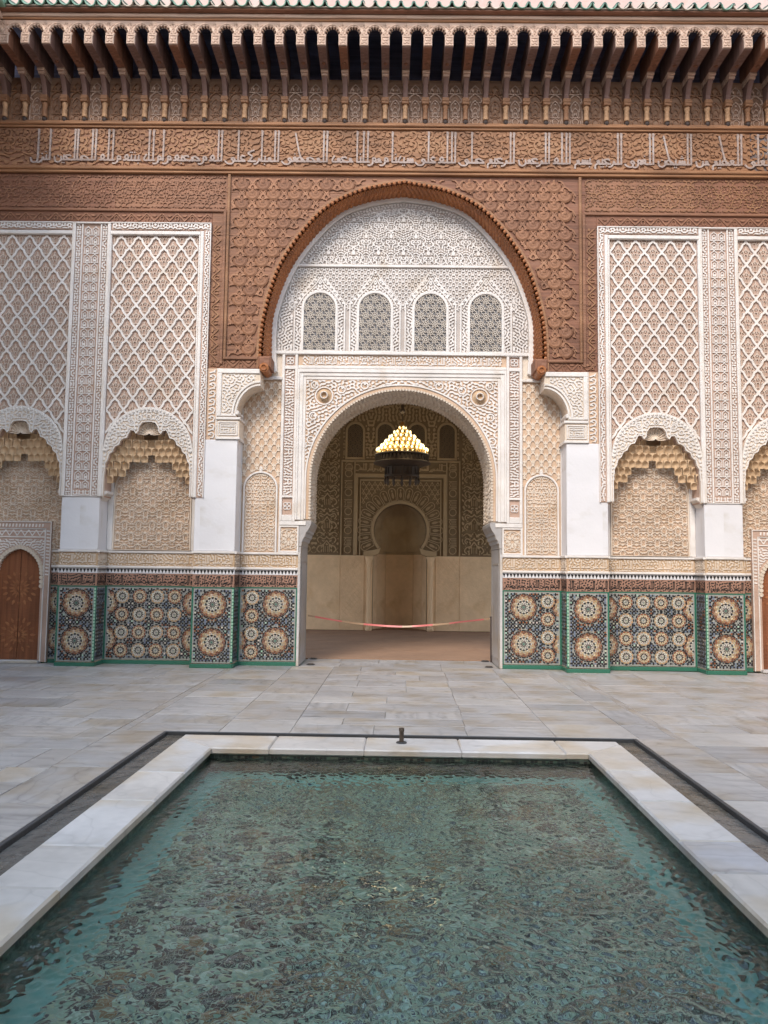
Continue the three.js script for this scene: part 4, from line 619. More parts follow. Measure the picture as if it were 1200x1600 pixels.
// ---------------------------------------------------------------- carved cedar
{
  const W = group(F, 'cedar_arch');
  const rimO = about(archO, 1.012);
  // planked spandrel boards round the great arch
  const cut = [[-2.32, 4.792], ...rimO.slice(1, -1), [2.32, 4.792]];
  const board = (y0, y1) => { // boards follow the arch: one on each side, or one whole
    const s = [];
    for (const sd of SIDES) {
      const pts = [[sd * 3.148, y0], [sd * 3.148, y1]]; const n = 10;
      const xa = (y) => { if (y >= 7.98) return 0; for (let k = 0; k < halfO.length - 1; k++) if (y <= halfO[k + 1][1] && y >= halfO[k][1]) return (halfO[k][0] + (halfO[k + 1][0] - halfO[k][0]) * (y - halfO[k][1]) / (halfO[k + 1][1] - halfO[k][1] || 1)) * 1.008; return y < 4.9 ? 2.31 : 0; };
      for (let k = n; k >= 0; k--) { const y = y0 + (y1 - y0) * k / n; pts.push([sd * Math.max(0.0015, xa(y)), y]); }
      s.push(pts);
    }
    return s;
  };
  let y = 4.79, bi = 0; const tones = [M.wood, M.woodRed, M.wood, M.woodRed];
  for (const h of [0.30, 0.41, 0.38, 0.36, 0.42, 0.35, 0.40, 0.33, 0.31]) { const y1 = Math.min(8.045, y + h); for (const p of board(y + 0.002, y1 - 0.002)) part(W, 'plank', ext(shapeOf(p), 0.06, 0.372, 0.003), tones[bi++ % 4]); y = y1; }
  // bosses on an ogee net
  const bossGeo = (() => {
    const l = []; const bowl = new THREE.TorusGeometry(0.074, 0.048, 10, 20, Math.PI * 1.15); bowl.rotateZ(Math.PI + (Math.PI - Math.PI * 1.15) / 2); l.push(bowl); const cup = new THREE.SphereGeometry(0.085, 14, 8); cup.scale(1, 0.9, 0.55); cup.translate(0, -0.01, 0); l.push(cup);
    const knob = new THREE.SphereGeometry(0.040, 10, 8); knob.translate(0, 0.022, 0.02); l.push(knob); const up = new THREE.SphereGeometry(0.03, 8, 6); up.scale(0.8, 1.5, 0.8); up.translate(0, 0.075, 0.008); l.push(up);
    for (const e of [-1, 1]) { const c = new THREE.SphereGeometry(0.027, 8, 6); c.translate(e * 0.032, -0.022, 0.02); l.push(c); const k = new THREE.TorusGeometry(0.03, 0.012, 6, 10, 4.4); k.rotateZ(e > 0 ? 2.6 : -0.6); k.translate(e * 0.092, 0.045, 0.012); l.push(k); }
    const bg = merge(l); bg.scale(1, 1, 0.72); bg.computeVertexNormals(); return bg;
  })();
  const outA = (x, yy, m) => !inPoly(x, yy, about(archO, 1 + m));
  const pos = []; for (let r = 0; r < 20; r++) for (let k = 0; k < 8; k++) for (const sd of SIDES) { const yy = 7.885 - 0.1625 * r, x = sd > 0 ? 1.07 + 0.348 * (k - 3) + (r & 1 ? 0.174 : 0) : -(1.28 + 0.348 * (k - 3) + (r & 1 ? 0.174 : 0)); pos.push([x, yy, sd]); }
  const netP = new Pen(); for (const [x, yy] of pos) netP.at(x, yy, 1, 1, (p) => p.mir((q) => { q.curve([[0, 0.155], [0.05, 0.125], [0.075, 0.09], [0.12, 0.08], [0.174, 0.0]], 0.022); q.curve([[0.13, 0.02], [0.15, -0.03], [0.135, -0.07], [0.165, -0.1]], 0.016); q.leaf(0.11, -0.06, 0.05, 0.02, -1); }));
  part(W, 'net_carving', relief({ x0: -2.845, y0: 4.97, w: 5.69, h: 3.02, ppm: 95, depth: 0.02, pen: netP, clip: (x, yy) => outA(x, yy, 0.05) }), M.boss, [0, 0, 0.372]);
  for (const [x, yy, sd] of pos) if (x * sd > 0.05 && Math.abs(x) < 2.76 && yy > 5.05 && outA(x, yy - 0.03, 0.055)) part(W, 'carved_boss', bossGeo, [M.boss, M.boss, M.wood][(hash(x * 100, yy * 100) * 3) | 0], [x, yy, 0.375]);
  // border mouldings and zigzag border
  const zz = (w) => { const p = new Pen(); for (let x = 0; x < w + 0.2; x += 0.25) { p.at(x, 0, 1, 1, (q) => q.mir((t) => { t.line([[0, 0.075], [0.125, -0.055]], 0.02); t.curve([[0, 0.03], [0.03, 0], [0.02, -0.045]], 0.014); t.leaf(0.085, 0.05, 0.06, 0.03, -0.7); })); p.disc(x + 0.125, 0.035, 0.016); } return p; };
  for (const s of SIDES) {
    const X = (a, b) => s > 0 ? [a, b] : [-b, -a];
    part(W, 'moulding', box(...X(2.862, 2.905), 4.93, 8.04, 0.373, 0.415, 0.008), M.woodGold); part(W, 'moulding', box(...X(2.918, 2.965), 4.86, 7.43, 0.373, 0.40, 0.006), M.wood);
    const zp = new Pen(); zp.ops = zz(2.4).ops; const zg = relief({ x0: 0.02, y0: -0.075, w: 2.36, h: 0.15, ppm: 110, depth: 0.014, pen: zz(2.4) }); zg.rotateZ(Math.PI / 2); part(W, 'border_carving', zg, M.woodGold, [s * 3.06, 4.80, 0.372]);
    part(W, 'moulding', box(...X(2.34, 2.90), 4.935, 4.975, 0.373, 0.41, 0.007), M.wood); const zh = relief({ x0: 0.02, y0: -0.06, w: 0.74, h: 0.12, ppm: 110, depth: 0.014, pen: zz(0.8) }); part(W, 'border_carving', zh, M.wood, [s > 0 ? 2.36 : -3.12, 4.87, 0.372]);
    // carved console block at the end of the arch
    const cb = group(W, 'arch_console', [s * 2.235, 0, 0]);
    part(cb, 'block', box(-0.10, 0.11, 4.80, 4.99, 0.02, 0.43, 0.03), M.woodRed); const sc = new THREE.CylinderGeometry(0.075, 0.075, 0.40, 16); sc.rotateX(Math.PI / 2); part(cb, 'scroll', sc, M.woodOrange, [0.0, 4.80, 0.235]); const sp = new THREE.TorusGeometry(0.045, 0.016, 8, 18); part(cb, 'scroll_eye', sp, M.woodOrange, [0, 4.80, 0.437]);
  }
  // fluted reveal of the arch
  const at = (poly, t) => { const f = t * (poly.length - 1), i = Math.min(poly.length - 2, Math.floor(f)), k = f - i; return [poly[i][0] + (poly[i + 1][0] - poly[i][0]) * k, poly[i][1] + (poly[i + 1][1] - poly[i][1]) * k]; };
  const NF = 104, flute = surf(NF * 10, 8, (u, v) => { const a = at(archO, u), b = at(archI, u), tw = u + (u < 0.5 ? 1 : -1) * 0.016 * Math.sin(v * Math.PI * 0.6), f = Math.pow(Math.abs(Math.sin(tw * NF * Math.PI)), 0.45), e = Math.pow(1 - v * 0.96, 0.5) * 0.095 * f; const x = a[0] + (b[0] - a[0]) * v, yy = a[1] + (b[1] - a[1]) * v, k = 1 + (0.04 * (1 - v) - e) / 2.3; return [x * k, 5.7 + (yy - 5.7) * k, 0.405 - 0.36 * v - 0.05 * Math.sin(v * Math.PI), u * 9, v * 0.4]; });
  part(W, 'fluted_reveal', flute, M.woodOrange);
  { const o = about(archO, 1.03), i = about(archO, 1.010); part(W, 'arch_fillet', ext(shapeOf([...o, ...i.reverse()]), 0.373, 0.40, 0.004), M.woodGold); const l = []; for (let k = 0; k <= NF; k++) { const p = at(archO, (k + 0.5) / (NF + 1)), q = new THREE.SphereGeometry(0.031, 8, 6); q.scale(1, 1, 0.6); q.translate(p[0] * 1.004, 5.7 + (p[1] - 5.7) * 1.004, 0.395); l.push(q); } part(W, 'scalloped_edge', merge(l), M.woodOrange).userData.kind = 'stuff'; }

  // boards above the lattice bays: zigzag border, fine star carving in planks, ledges, lettered frieze
  const B = group(F, 'cedar_boarding');
  const starPen = new Pen(), SP = 0.345;
  for (let j = 0; j < 3; j++) for (let i = -1; i < 14; i++) starPen.at((i + (j & 1 ? 0.5 : 0)) * SP, 7.52 + j * 0.215, 1, 1, (p) => { p.ring(0, 0, 0.04, 0.014); for (let k = 0; k < 6; k++) p.at(0, 0, 1, 1, (q) => { q.line([[0.05, 0], [0.085, 0.03], [0.12, 0.0], [0.16, 0.035]], 0.012); q.leaf(0.06, 0.0, 0.045, 0.02, 0.5); }, k * Math.PI / 3 + 0.26); });
  const fine = relief({ x0: 0.02, y0: 7.465, w: 4.08, h: 0.56, ppm: 110, depth: 0.012, pen: starPen, halo: 0.008, worm: worms(0.05, 140, { px: 0.345, py: 0.43, bias: -0.5 }) });
  for (const s of SIDES) {
    const X = (a, b) => s > 0 ? [a, b] : [-b, -a];
    part(B, 'plank', box(...X(3.15, 7.0), 7.205, 7.40, 0.05, 0.372, 0.003), M.woodRed);
    const zg = relief({ x0: 0.02, y0: -0.075, w: 3.8, h: 0.15, ppm: 105, depth: 0.014, pen: zz(3.9) }); part(B, 'border_carving', zg, M.wood, [s > 0 ? 3.16 : -6.98, 7.30, 0.372]);
    part(B, 'moulding', box(...X(2.93, 7.0), 7.402, 7.445, 0.05, 0.40, 0.007), M.wood);
    for (const [a, b, mt] of [[3.0, 4.76, M.wood], [4.763, 7.0, s > 0 ? M.woodRed : M.woodDark]]) for (const [p, q] of [[7.447, 7.63], [7.632, 7.85], [7.852, 8.04]]) part(B, 'plank', box(...X(a, b), p, q, 0.05, 0.374, 0.002), mt);
    part(B, 'star_carving', fine, s > 0 ? M.woodGold : M.wood, [s > 0 ? 2.94 : -7.04, 0, 0.375]);
  }
  part(B, 'ledge', box(-7, 7, 8.046, 8.09, 0.05, 0.425, 0.008), M.woodLight); part(B, 'ledge', box(-7, 7, 8.092, 8.15, 0.05, 0.45, 0.012), M.woodLight);
  // frieze boards
  const xs = [-7, -4.7, -3.05, -1.22, 0.55, 2.35, 4.1, 5.69, 7.0], fm = [M.wood, M.wood, M.woodGold, M.woodGold, M.woodGold, M.woodGold, M.woodGold, M.woodGrey];
  for (let k = 0; k < 8; k++) for (const [a, b] of [[8.153, 8.38], [8.383, 8.60], [8.603, 8.82]]) part(B, 'plank', box(xs[k] + 0.002, xs[k + 1] - 0.002, a, b, 0.05, 0.385, 0.003), fm[k]);
  const leafy = new Pen(), lr = rng(77);
  for (let x = -6.9; x < 6.9; x += 0.30) for (const yy of [8.42, 8.56, 8.71]) leafy.at(x + 0.12 * lr(), yy + 0.03 * lr(), lr() < 0.5 ? 1 : -1, 1, (p) => { p.curve([[-0.09, -0.065], [-0.02, -0.075], [0.06, -0.04], [0.075, 0.03], [0.03, 0.07], [-0.02, 0.05], [-0.02, 0.01]], 0.028); p.disc(0.0, 0.015, 0.03); p.leaf(-0.10, 0.0, 0.08, 0.05, 0.9); });
  const txt = 'العلى العظيم من الشيطن الغوي الرجيم بسم الله الرحمن الرحيم صلى الله على سيدنا ومولانا محمد المصطفى المبارك على اله وصحبه واولاد بنته ولله الصالحين انزل على هذا التابعين هم بعد كفى به فضلا والحمد لله على نعمه والصلاة على رسوله الكريم';
  const lp = new Pen(); writeArabic(lp, txt, 6.05, -6.05, 8.262, 0.105, 0.535, 0.027);
  part(B, 'leaf_carving', relief({ x0: -6.95, y0: 8.165, w: 13.9, h: 0.645, ppm: 95, depth: 0.018, pen: leafy, halo: 0.012, worm: worms(0.1, 515, { bias: -0.05 }) }), M.woodGold, [0, 0, 0.385]);
  part(B, 'lettering', relief({ x0: -6.3, y0: 8.155, w: 12.4, h: 0.665, ppm: 120, depth: 0.034, pen: lp }), M.ink, [0, 0, 0.385]);
  part(B, 'ledge', box(-7, 7, 8.823, 8.86, 0.05, 0.42, 0.007), M.woodLight); part(B, 'ledge', box(-7, 7, 8.862, 8.925, 0.05, 0.45, 0.012), M.woodLight);

  // ------------------------------------------------------------ the eave: niches, colonnettes, beams, scalloped fascia, roof tiles
  const E = group(F, 'cedar_eave');
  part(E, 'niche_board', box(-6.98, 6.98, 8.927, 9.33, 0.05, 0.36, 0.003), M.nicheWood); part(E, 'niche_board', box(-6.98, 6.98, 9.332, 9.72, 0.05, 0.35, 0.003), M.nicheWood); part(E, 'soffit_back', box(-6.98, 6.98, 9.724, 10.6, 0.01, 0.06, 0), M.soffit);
  const nichP = new Pen(); nichP.mir((q) => {
    q.line([[0.112, 8.95], [0.112, 9.34], [0.10, 9.40]], 0.014); q.curve([[0.112, 9.34], [0.085, 9.40], [0.05, 9.44], [0, 9.47]], 0.016); q.curve([[0.0, 9.24], [0.035, 9.20], [0.05, 9.13], [0.035, 9.08], [0.06, 9.06]], 0.012); q.curve([[0, 9.06], [0.04, 9.03], [0.05, 8.99], [0.02, 8.95]], 0.012); q.line([[0.0, 9.075], [0.08, 9.075]], 0.011); q.leaf(0.06, 9.16, 0.09, 0.03, 1.4); q.curve([[0.0, 9.36], [0.05, 9.31], [0.075, 9.25]], 0.012); q.curve([[0.0, 9.62], [0.06, 9.56], [0.085, 9.49]], 0.012); q.leaf(0.03, 9.5, 0.07, 0.03, 1.3); q.curve([[0.075, 9.02], [0.09, 8.98], [0.075, 8.95]], 0.011); q.disc(0.085, 9.33, 0.013); q.leaf(0.02, 9.10, 0.07, 0.02, 1.57);
  }); nichP.disc(0, 9.30, 0.016); nichP.disc(0, 9.14, 0.012); nichP.line([[-0.11, 9.475], [0.11, 9.475]], 0.014);
  const nichG = relief({ x0: -0.125, y0: 8.94, w: 0.25, h: 0.72, ppm: 140, depth: 0.02, pen: nichP });
  const SPC = 0.3318, beamS = 0.062;
  const beamG = box(-beamS, beamS, 9.70, 10.06, 0.30, 1.185, 0.006), capG = merge([box(-0.058, 0.058, 9.655, 9.697, 0.30, 0.66, 0.006), box(-0.05, 0.05, 9.615, 9.653, 0.30, 0.63, 0.006)]);
  const consG = ext(shapeOf([[0.30, 9.34], [0.47, 9.34], [0.48, 9.42], [0.53, 9.52], [0.60, 9.612], [0.30, 9.612]]), -0.04, 0.04, 0.006); consG.rotateY(-Math.PI / 2);
  const blockG = merge([box(-0.056, 0.056, 9.225, 9.335, 0.355, 0.50, 0.006), box(-0.062, 0.062, 9.27, 9.295, 0.355, 0.51, 0.003)]);
  const colG = (() => { const g = lathe([[0, 8.975], [0.04, 8.975], [0.043, 8.985], [0.041, 9.10], [0.045, 9.11], [0.037, 9.12], [0.036, 9.15], [0.05, 9.2], [0.05, 9.222], [0, 9.222]], 14); g.translate(0, 0, 0.43); return g; })();
  const ballG = (() => { const g = lathe([[0, 8.90], [0.02, 8.902], [0.036, 8.925], [0.038, 8.955], [0.03, 8.974], [0, 8.975]], 12); g.translate(0, 0, 0.43); return g; })();
  const knobG = new THREE.SphereGeometry(0.035, 10, 8).scale(1, 0.6, 1);
  const blockFront = box(-0.066, 0.066, 9.715, 9.865, 1.186, 1.205, 0.006), starG = (() => { const p = new Pen(); for (let k = 0; k < 4; k++) p.at(0, 0, 1, 1, (q) => q.leaf(0.008, 0, 0.052, 0.03, 0), k * Math.PI / 2 + Math.PI / 4); p.line([[-0.056, -0.064], [0.056, -0.064], [0.056, 0.064], [-0.056, 0.064], [-0.056, -0.064]], 0.01); return relief({ x0: -0.066, y0: -0.074, w: 0.132, h: 0.148, ppm: 170, depth: 0.010, pen: p }); })();
  for (let k = -20; k <= 20; k++) {
    const x = k * SPC, c = group(E, 'corbel', [x, 0, 0]), wm = [M.woodBeam, M.woodBeam, M.woodDark][(hash(k, 3) * 3) | 0];
    part(c, 'beam', beamG, wm); part(c, 'beam_knob', knobG, M.woodDark, [0, 9.697, 0.80]); part(c, 'console', consG, M.woodBeam); part(c, 'console_cap', capG, M.woodPale);
    part(c, 'capital', blockG, M.woodGold); part(c, 'colonnette', colG, hash(k, 8) < 0.3 ? M.woodGold : M.colonnette); part(c, 'colonnette_foot', ballG, M.knob);
    part(c, 'beam_end', blockFront, M.woodPale); part(c, 'beam_star', starG, M.woodPale, [0, 9.79, 1.205]);
    if (k < 20) part(E, 'niche_carving', nichG, hash(k, 77) < 0.55 ? M.woodPale : M.woodGold, [x + SPC / 2, 0, 0.355]);
  }
  // scalloped fascia between the beam ends
  const fas = (() => {
    const h = SPC / 2 - 0.001, pts = [[-h, 9.868]], r = 0.104, n = 7; pts.push([-r, 9.868]);
    for (let k = 0; k < n; k++) { const a0 = Math.PI * (1 - k / n), a1 = Math.PI * (1 - (k + 1) / n), am = (a0 + a1) / 2, cx = r * 0.92 * Math.cos(am), cy = 9.90 + 0.105 * Math.sin(am), rr = 0.027; for (const q of arc(cx, cy, rr, am + 1.9, am - 1.9, 8)) pts.push([q[0], Math.max(9.869, q[1])]); }
    pts.push([r, 9.868], [h, 9.868], [h, 10.10], [-h, 10.10]); return ext(shapeOf(pts), 1.165, 1.20, 0.003);
  })();
  const fasP = new Pen(); for (const e of [-1, 1]) fasP.at(e * SPC / 2, 9.985, 1, 1, (p) => { p.ring(0, 0.035, 0.03, 0.010); p.disc(0, 0.035, 0.010); p.curve([[0, -0.005], [0.025, -0.03], [0.035, -0.075], [0.02, -0.09]], 0.010); p.curve([[0, -0.005], [-0.025, -0.03], [-0.035, -0.075], [-0.02, -0.09]], 0.010); p.leaf(0, -0.08, 0.055, 0.02, 1.57); p.curve([[0.04, 0.08], [0.05, 0.04], [0.07, 0.06]], 0.010); p.curve([[-0.04, 0.08], [-0.05, 0.04], [-0.07, 0.06]], 0.010); });
  fasP.line([...arc(0, 9.905, 0.132, Math.PI, 0, 20)].map((p) => [p[0], 9.905 + (p[1] - 9.905) * 1.12]), 0.014);
  const fasR = relief({ x0: -SPC / 2, y0: 9.875, w: SPC, h: 0.222, ppm: 160, depth: 0.010, pen: fasP, clip: (x, y) => Math.hypot(x / 0.125, (y - 9.90) / 0.142) > 1 });
  for (let k = -20; k < 20; k++) { const x = (k + 0.5) * SPC; part(E, 'fascia_arch', fas, M.woodPale, [x, 0, 0]); part(E, 'fascia_carving', fasR, M.woodPale, [x, 0, 1.20]); }
  part(E, 'eave_moulding', box(-6.98, 6.98, 10.102, 10.135, 1.10, 1.225, 0.006), M.woodLight); part(E, 'eave_moulding', box(-6.98, 6.98, 10.137, 10.19, 1.10, 1.255, 0.012), M.woodPale);
  { const sg = box(-6.98, 6.98, 0, 0.03, 0, 1.2, 0); sg.rotateX(0.36); part(E, 'soffit', sg, M.soffit, [0, 10.60, 0.03]); }
  part(E, 'tile_board', box(-6.98, 6.98, 10.192, 10.215, 0.9, 1.34, 0.006), M.woodRed);
  part(E, 'roof_bed', ext(shapeOf([[1.36, 10.227], [1.36, 10.235], [-1.0, 11.3], [-1.0, 11.2], [1.2, 10.227]].map((p) => [p[0], p[1]])), -6.98, 6.98).rotateY(-Math.PI / 2), M.mortar);
  // roof tiles: troughs with pale glazed rims, narrow dark cover tiles between
  const PR = 0.196, slope = (z) => 10.335 + (1.40 - z) * 0.40;
  const trough = (() => { const R = 0.086, t = 0.017, n = 12, sh = [...arc(0, 0, R, Math.PI, 2 * Math.PI, n).map((p) => [p[0], p[1] * 0.92]), ...arc(0, 0, R - t, 2 * Math.PI, Math.PI, n).map((p) => [p[0], p[1] * 0.92])]; const g = ext(shapeOf(sh), -0.55, 0, 0.004); g.rotateX(0.38); return g; })();
  const cover = (() => { const R = 0.034, sh = [[R, 0], ...arc(0, 0, R, 0, Math.PI, 8), [-R, 0]]; const g = ext(shapeOf(sh), -0.5, 0, 0.004); g.rotateX(0.38); return g; })();
  for (let k = -34; k <= 34; k++) { const w = hash(k, 55), x = k * PR + (w - 0.5) * 0.014, ry = (hash(k, 56) - 0.5) * 0.016; part(E, 'roof_tile', trough, w < 0.25 ? M.mortar : M.roofRim, [x, 10.275 + ry, 1.41 + (hash(k, 57) - 0.5) * 0.02]); part(E, 'cover_tile', cover, M.roofDark, [x + PR / 2, 10.273 + ry, 1.395]); }
}
// ---------------------------------------------------------------- small side doors
{
  const leafPen = new Pen(); for (const yy of [0.45, 1.2]) { for (let k = 0; k < 16; k++) leafPen.at(0, yy, 1, 1, (p) => { p.leaf(0.06, 0, 0.12, 0.035, 0); p.leaf(0.20, 0, 0.10, 0.045, 0.0); }, k * Math.PI / 8); leafPen.disc(0, yy, 0.04); }
  const leafRel = relief({ x0: -0.33, y0: 0.06, w: 0.66, h: 1.76, ppm: 110, depth: 0.006, pen: leafPen, clip: (x) => Math.abs(x) < 0.325 && Math.abs(x) > 0.006 });
  const open = [[-0.355, 0.02], [-0.355, 1.25], [-0.35, 1.32], ...arc(0, 1.45, 0.36, Math.PI, 0, 32).map((p) => [p[0], p[1] + 0.05 * (1 - Math.abs(p[0]) / 0.36)]), [0.35, 1.32], [0.355, 1.25], [0.355, 0.02]];
  const lob = []; for (let k = 0; k <= 22; k++) { const a = Math.PI * (1 - k / 22) * 1.0, q = new THREE.CylinderGeometry(0.034, 0.034, 0.10, 10); q.rotateX(Math.PI / 2); q.translate(0.372 * Math.cos(a), 1.45 + 0.372 * Math.sin(a) + 0.05 * (1 - Math.abs(Math.cos(a))), 0.055); lob.push(q); } for (const e of [-1, 1]) for (const yy of [1.38, 1.31, 1.24]) { const q = new THREE.CylinderGeometry(0.034, 0.034, 0.10, 10); q.rotateX(Math.PI / 2); q.translate(e * 0.375, yy, 0.055); lob.push(q); }
  const lobG = merge(lob);
  const comb = (w) => { const p = new Pen(), n = Math.round(w / 0.053); for (let k = 0; k < n; k++) { const x = (k + 0.5) * w / n - w / 2; p.poly([[x - 0.014, -0.026], [x + 0.008, -0.026], [x + 0.016, 0.026], [x - 0.008, 0.026]]); } return p; };
  const starB = new Pen(); for (let x = -0.5; x <= 0.5; x += 0.125) { starB.line([[x - 0.06, -0.045], [x, 0.045], [x + 0.06, -0.045]], 0.014); starB.line([[x - 0.06, 0.02], [x + 0.06, 0.02]], 0.012); }
  for (const s of SIDES) {
    const d = group(F, 'door', [s * 6.2, 0, 0]);
    part(d, 'door_leaf', box(-0.36, -0.003, 0.05, 1.87, 0.004, 0.03, 0.003), M.door); part(d, 'door_leaf', box(0.003, 0.36, 0.05, 1.87, 0.004, 0.03, 0.003), M.door); part(d, 'door_inlay', leafRel, M.doorInlay, [0, 0, 0.03]);
    part(d, 'threshold', box(-0.40, 0.40, 0.004, 0.048, 0.004, 0.16, 0.006), M.marble);
    const fr = shapeOf([[-0.5, 0.02], [-0.5, 2.29], [0.5, 2.29], [0.5, 0.02], ...open.slice().reverse()]);
    part(d, 'door_frame', ext(fr, 0.002, 0.075, 0.004), M.pink); { const q = shapeOf([[-0.5, 0.02], [-0.5, 2.29], [0.5, 2.29], [0.5, 0.02], [0.485, 0.02], [0.485, 2.275], [-0.485, 2.275], [-0.485, 0.02]]), q2 = shapeOf([[-0.412, 0.02], [-0.412, 2.18], [0.412, 2.18], [0.412, 0.02], [0.392, 0.02], [0.392, 2.16], [-0.392, 2.16], [-0.392, 0.02]]); part(d, 'frame_edge', ext(q, 0.076, 0.092, 0.003), M.white); part(d, 'frame_edge', ext(q2, 0.076, 0.088, 0.003), M.white); }; part(d, 'arch_lobes', lobG, M.cream);
    part(d, 'frame_carving', relief({ x0: -0.40, y0: 1.4, w: 0.80, h: 0.60, ppm: 140, depth: 0.012, worm: worms(0.042, 17, { px: 0.8 }), clip: (x, y) => Math.hypot(x, y - 1.47) > 0.43 && Math.abs(x) < 0.39 }), M.white, [0, 0, 0.075]);
    part(d, 'comb_band', relief({ x0: -0.38, y0: -0.04, w: 0.76, h: 0.08, ppm: 150, depth: 0.008, pen: comb(0.76) }), M.white, [0, 2.225, 0.075]); { const v = relief({ x0: -0.38, y0: -0.04, w: 0.76, h: 0.08, ppm: 150, depth: 0.008, pen: comb(0.76) }); v.rotateZ(Math.PI / 2); for (const e of [-1, 1]) part(d, 'comb_band', v, M.white, [e * 0.45, 1.78, 0.075]); }
    part(d, 'star_band', relief({ x0: -0.40, y0: -0.055, w: 0.80, h: 0.11, ppm: 150, depth: 0.010, pen: starB }), M.white, [0, 2.105, 0.075]);
    part(d, 'moulding', box(-0.41, 0.41, 2.165, 2.18, 0.076, 0.088, 0.003), M.white); part(d, 'moulding', box(-0.41, 0.41, 2.025, 2.045, 0.076, 0.088, 0.003), M.white);
  }
}
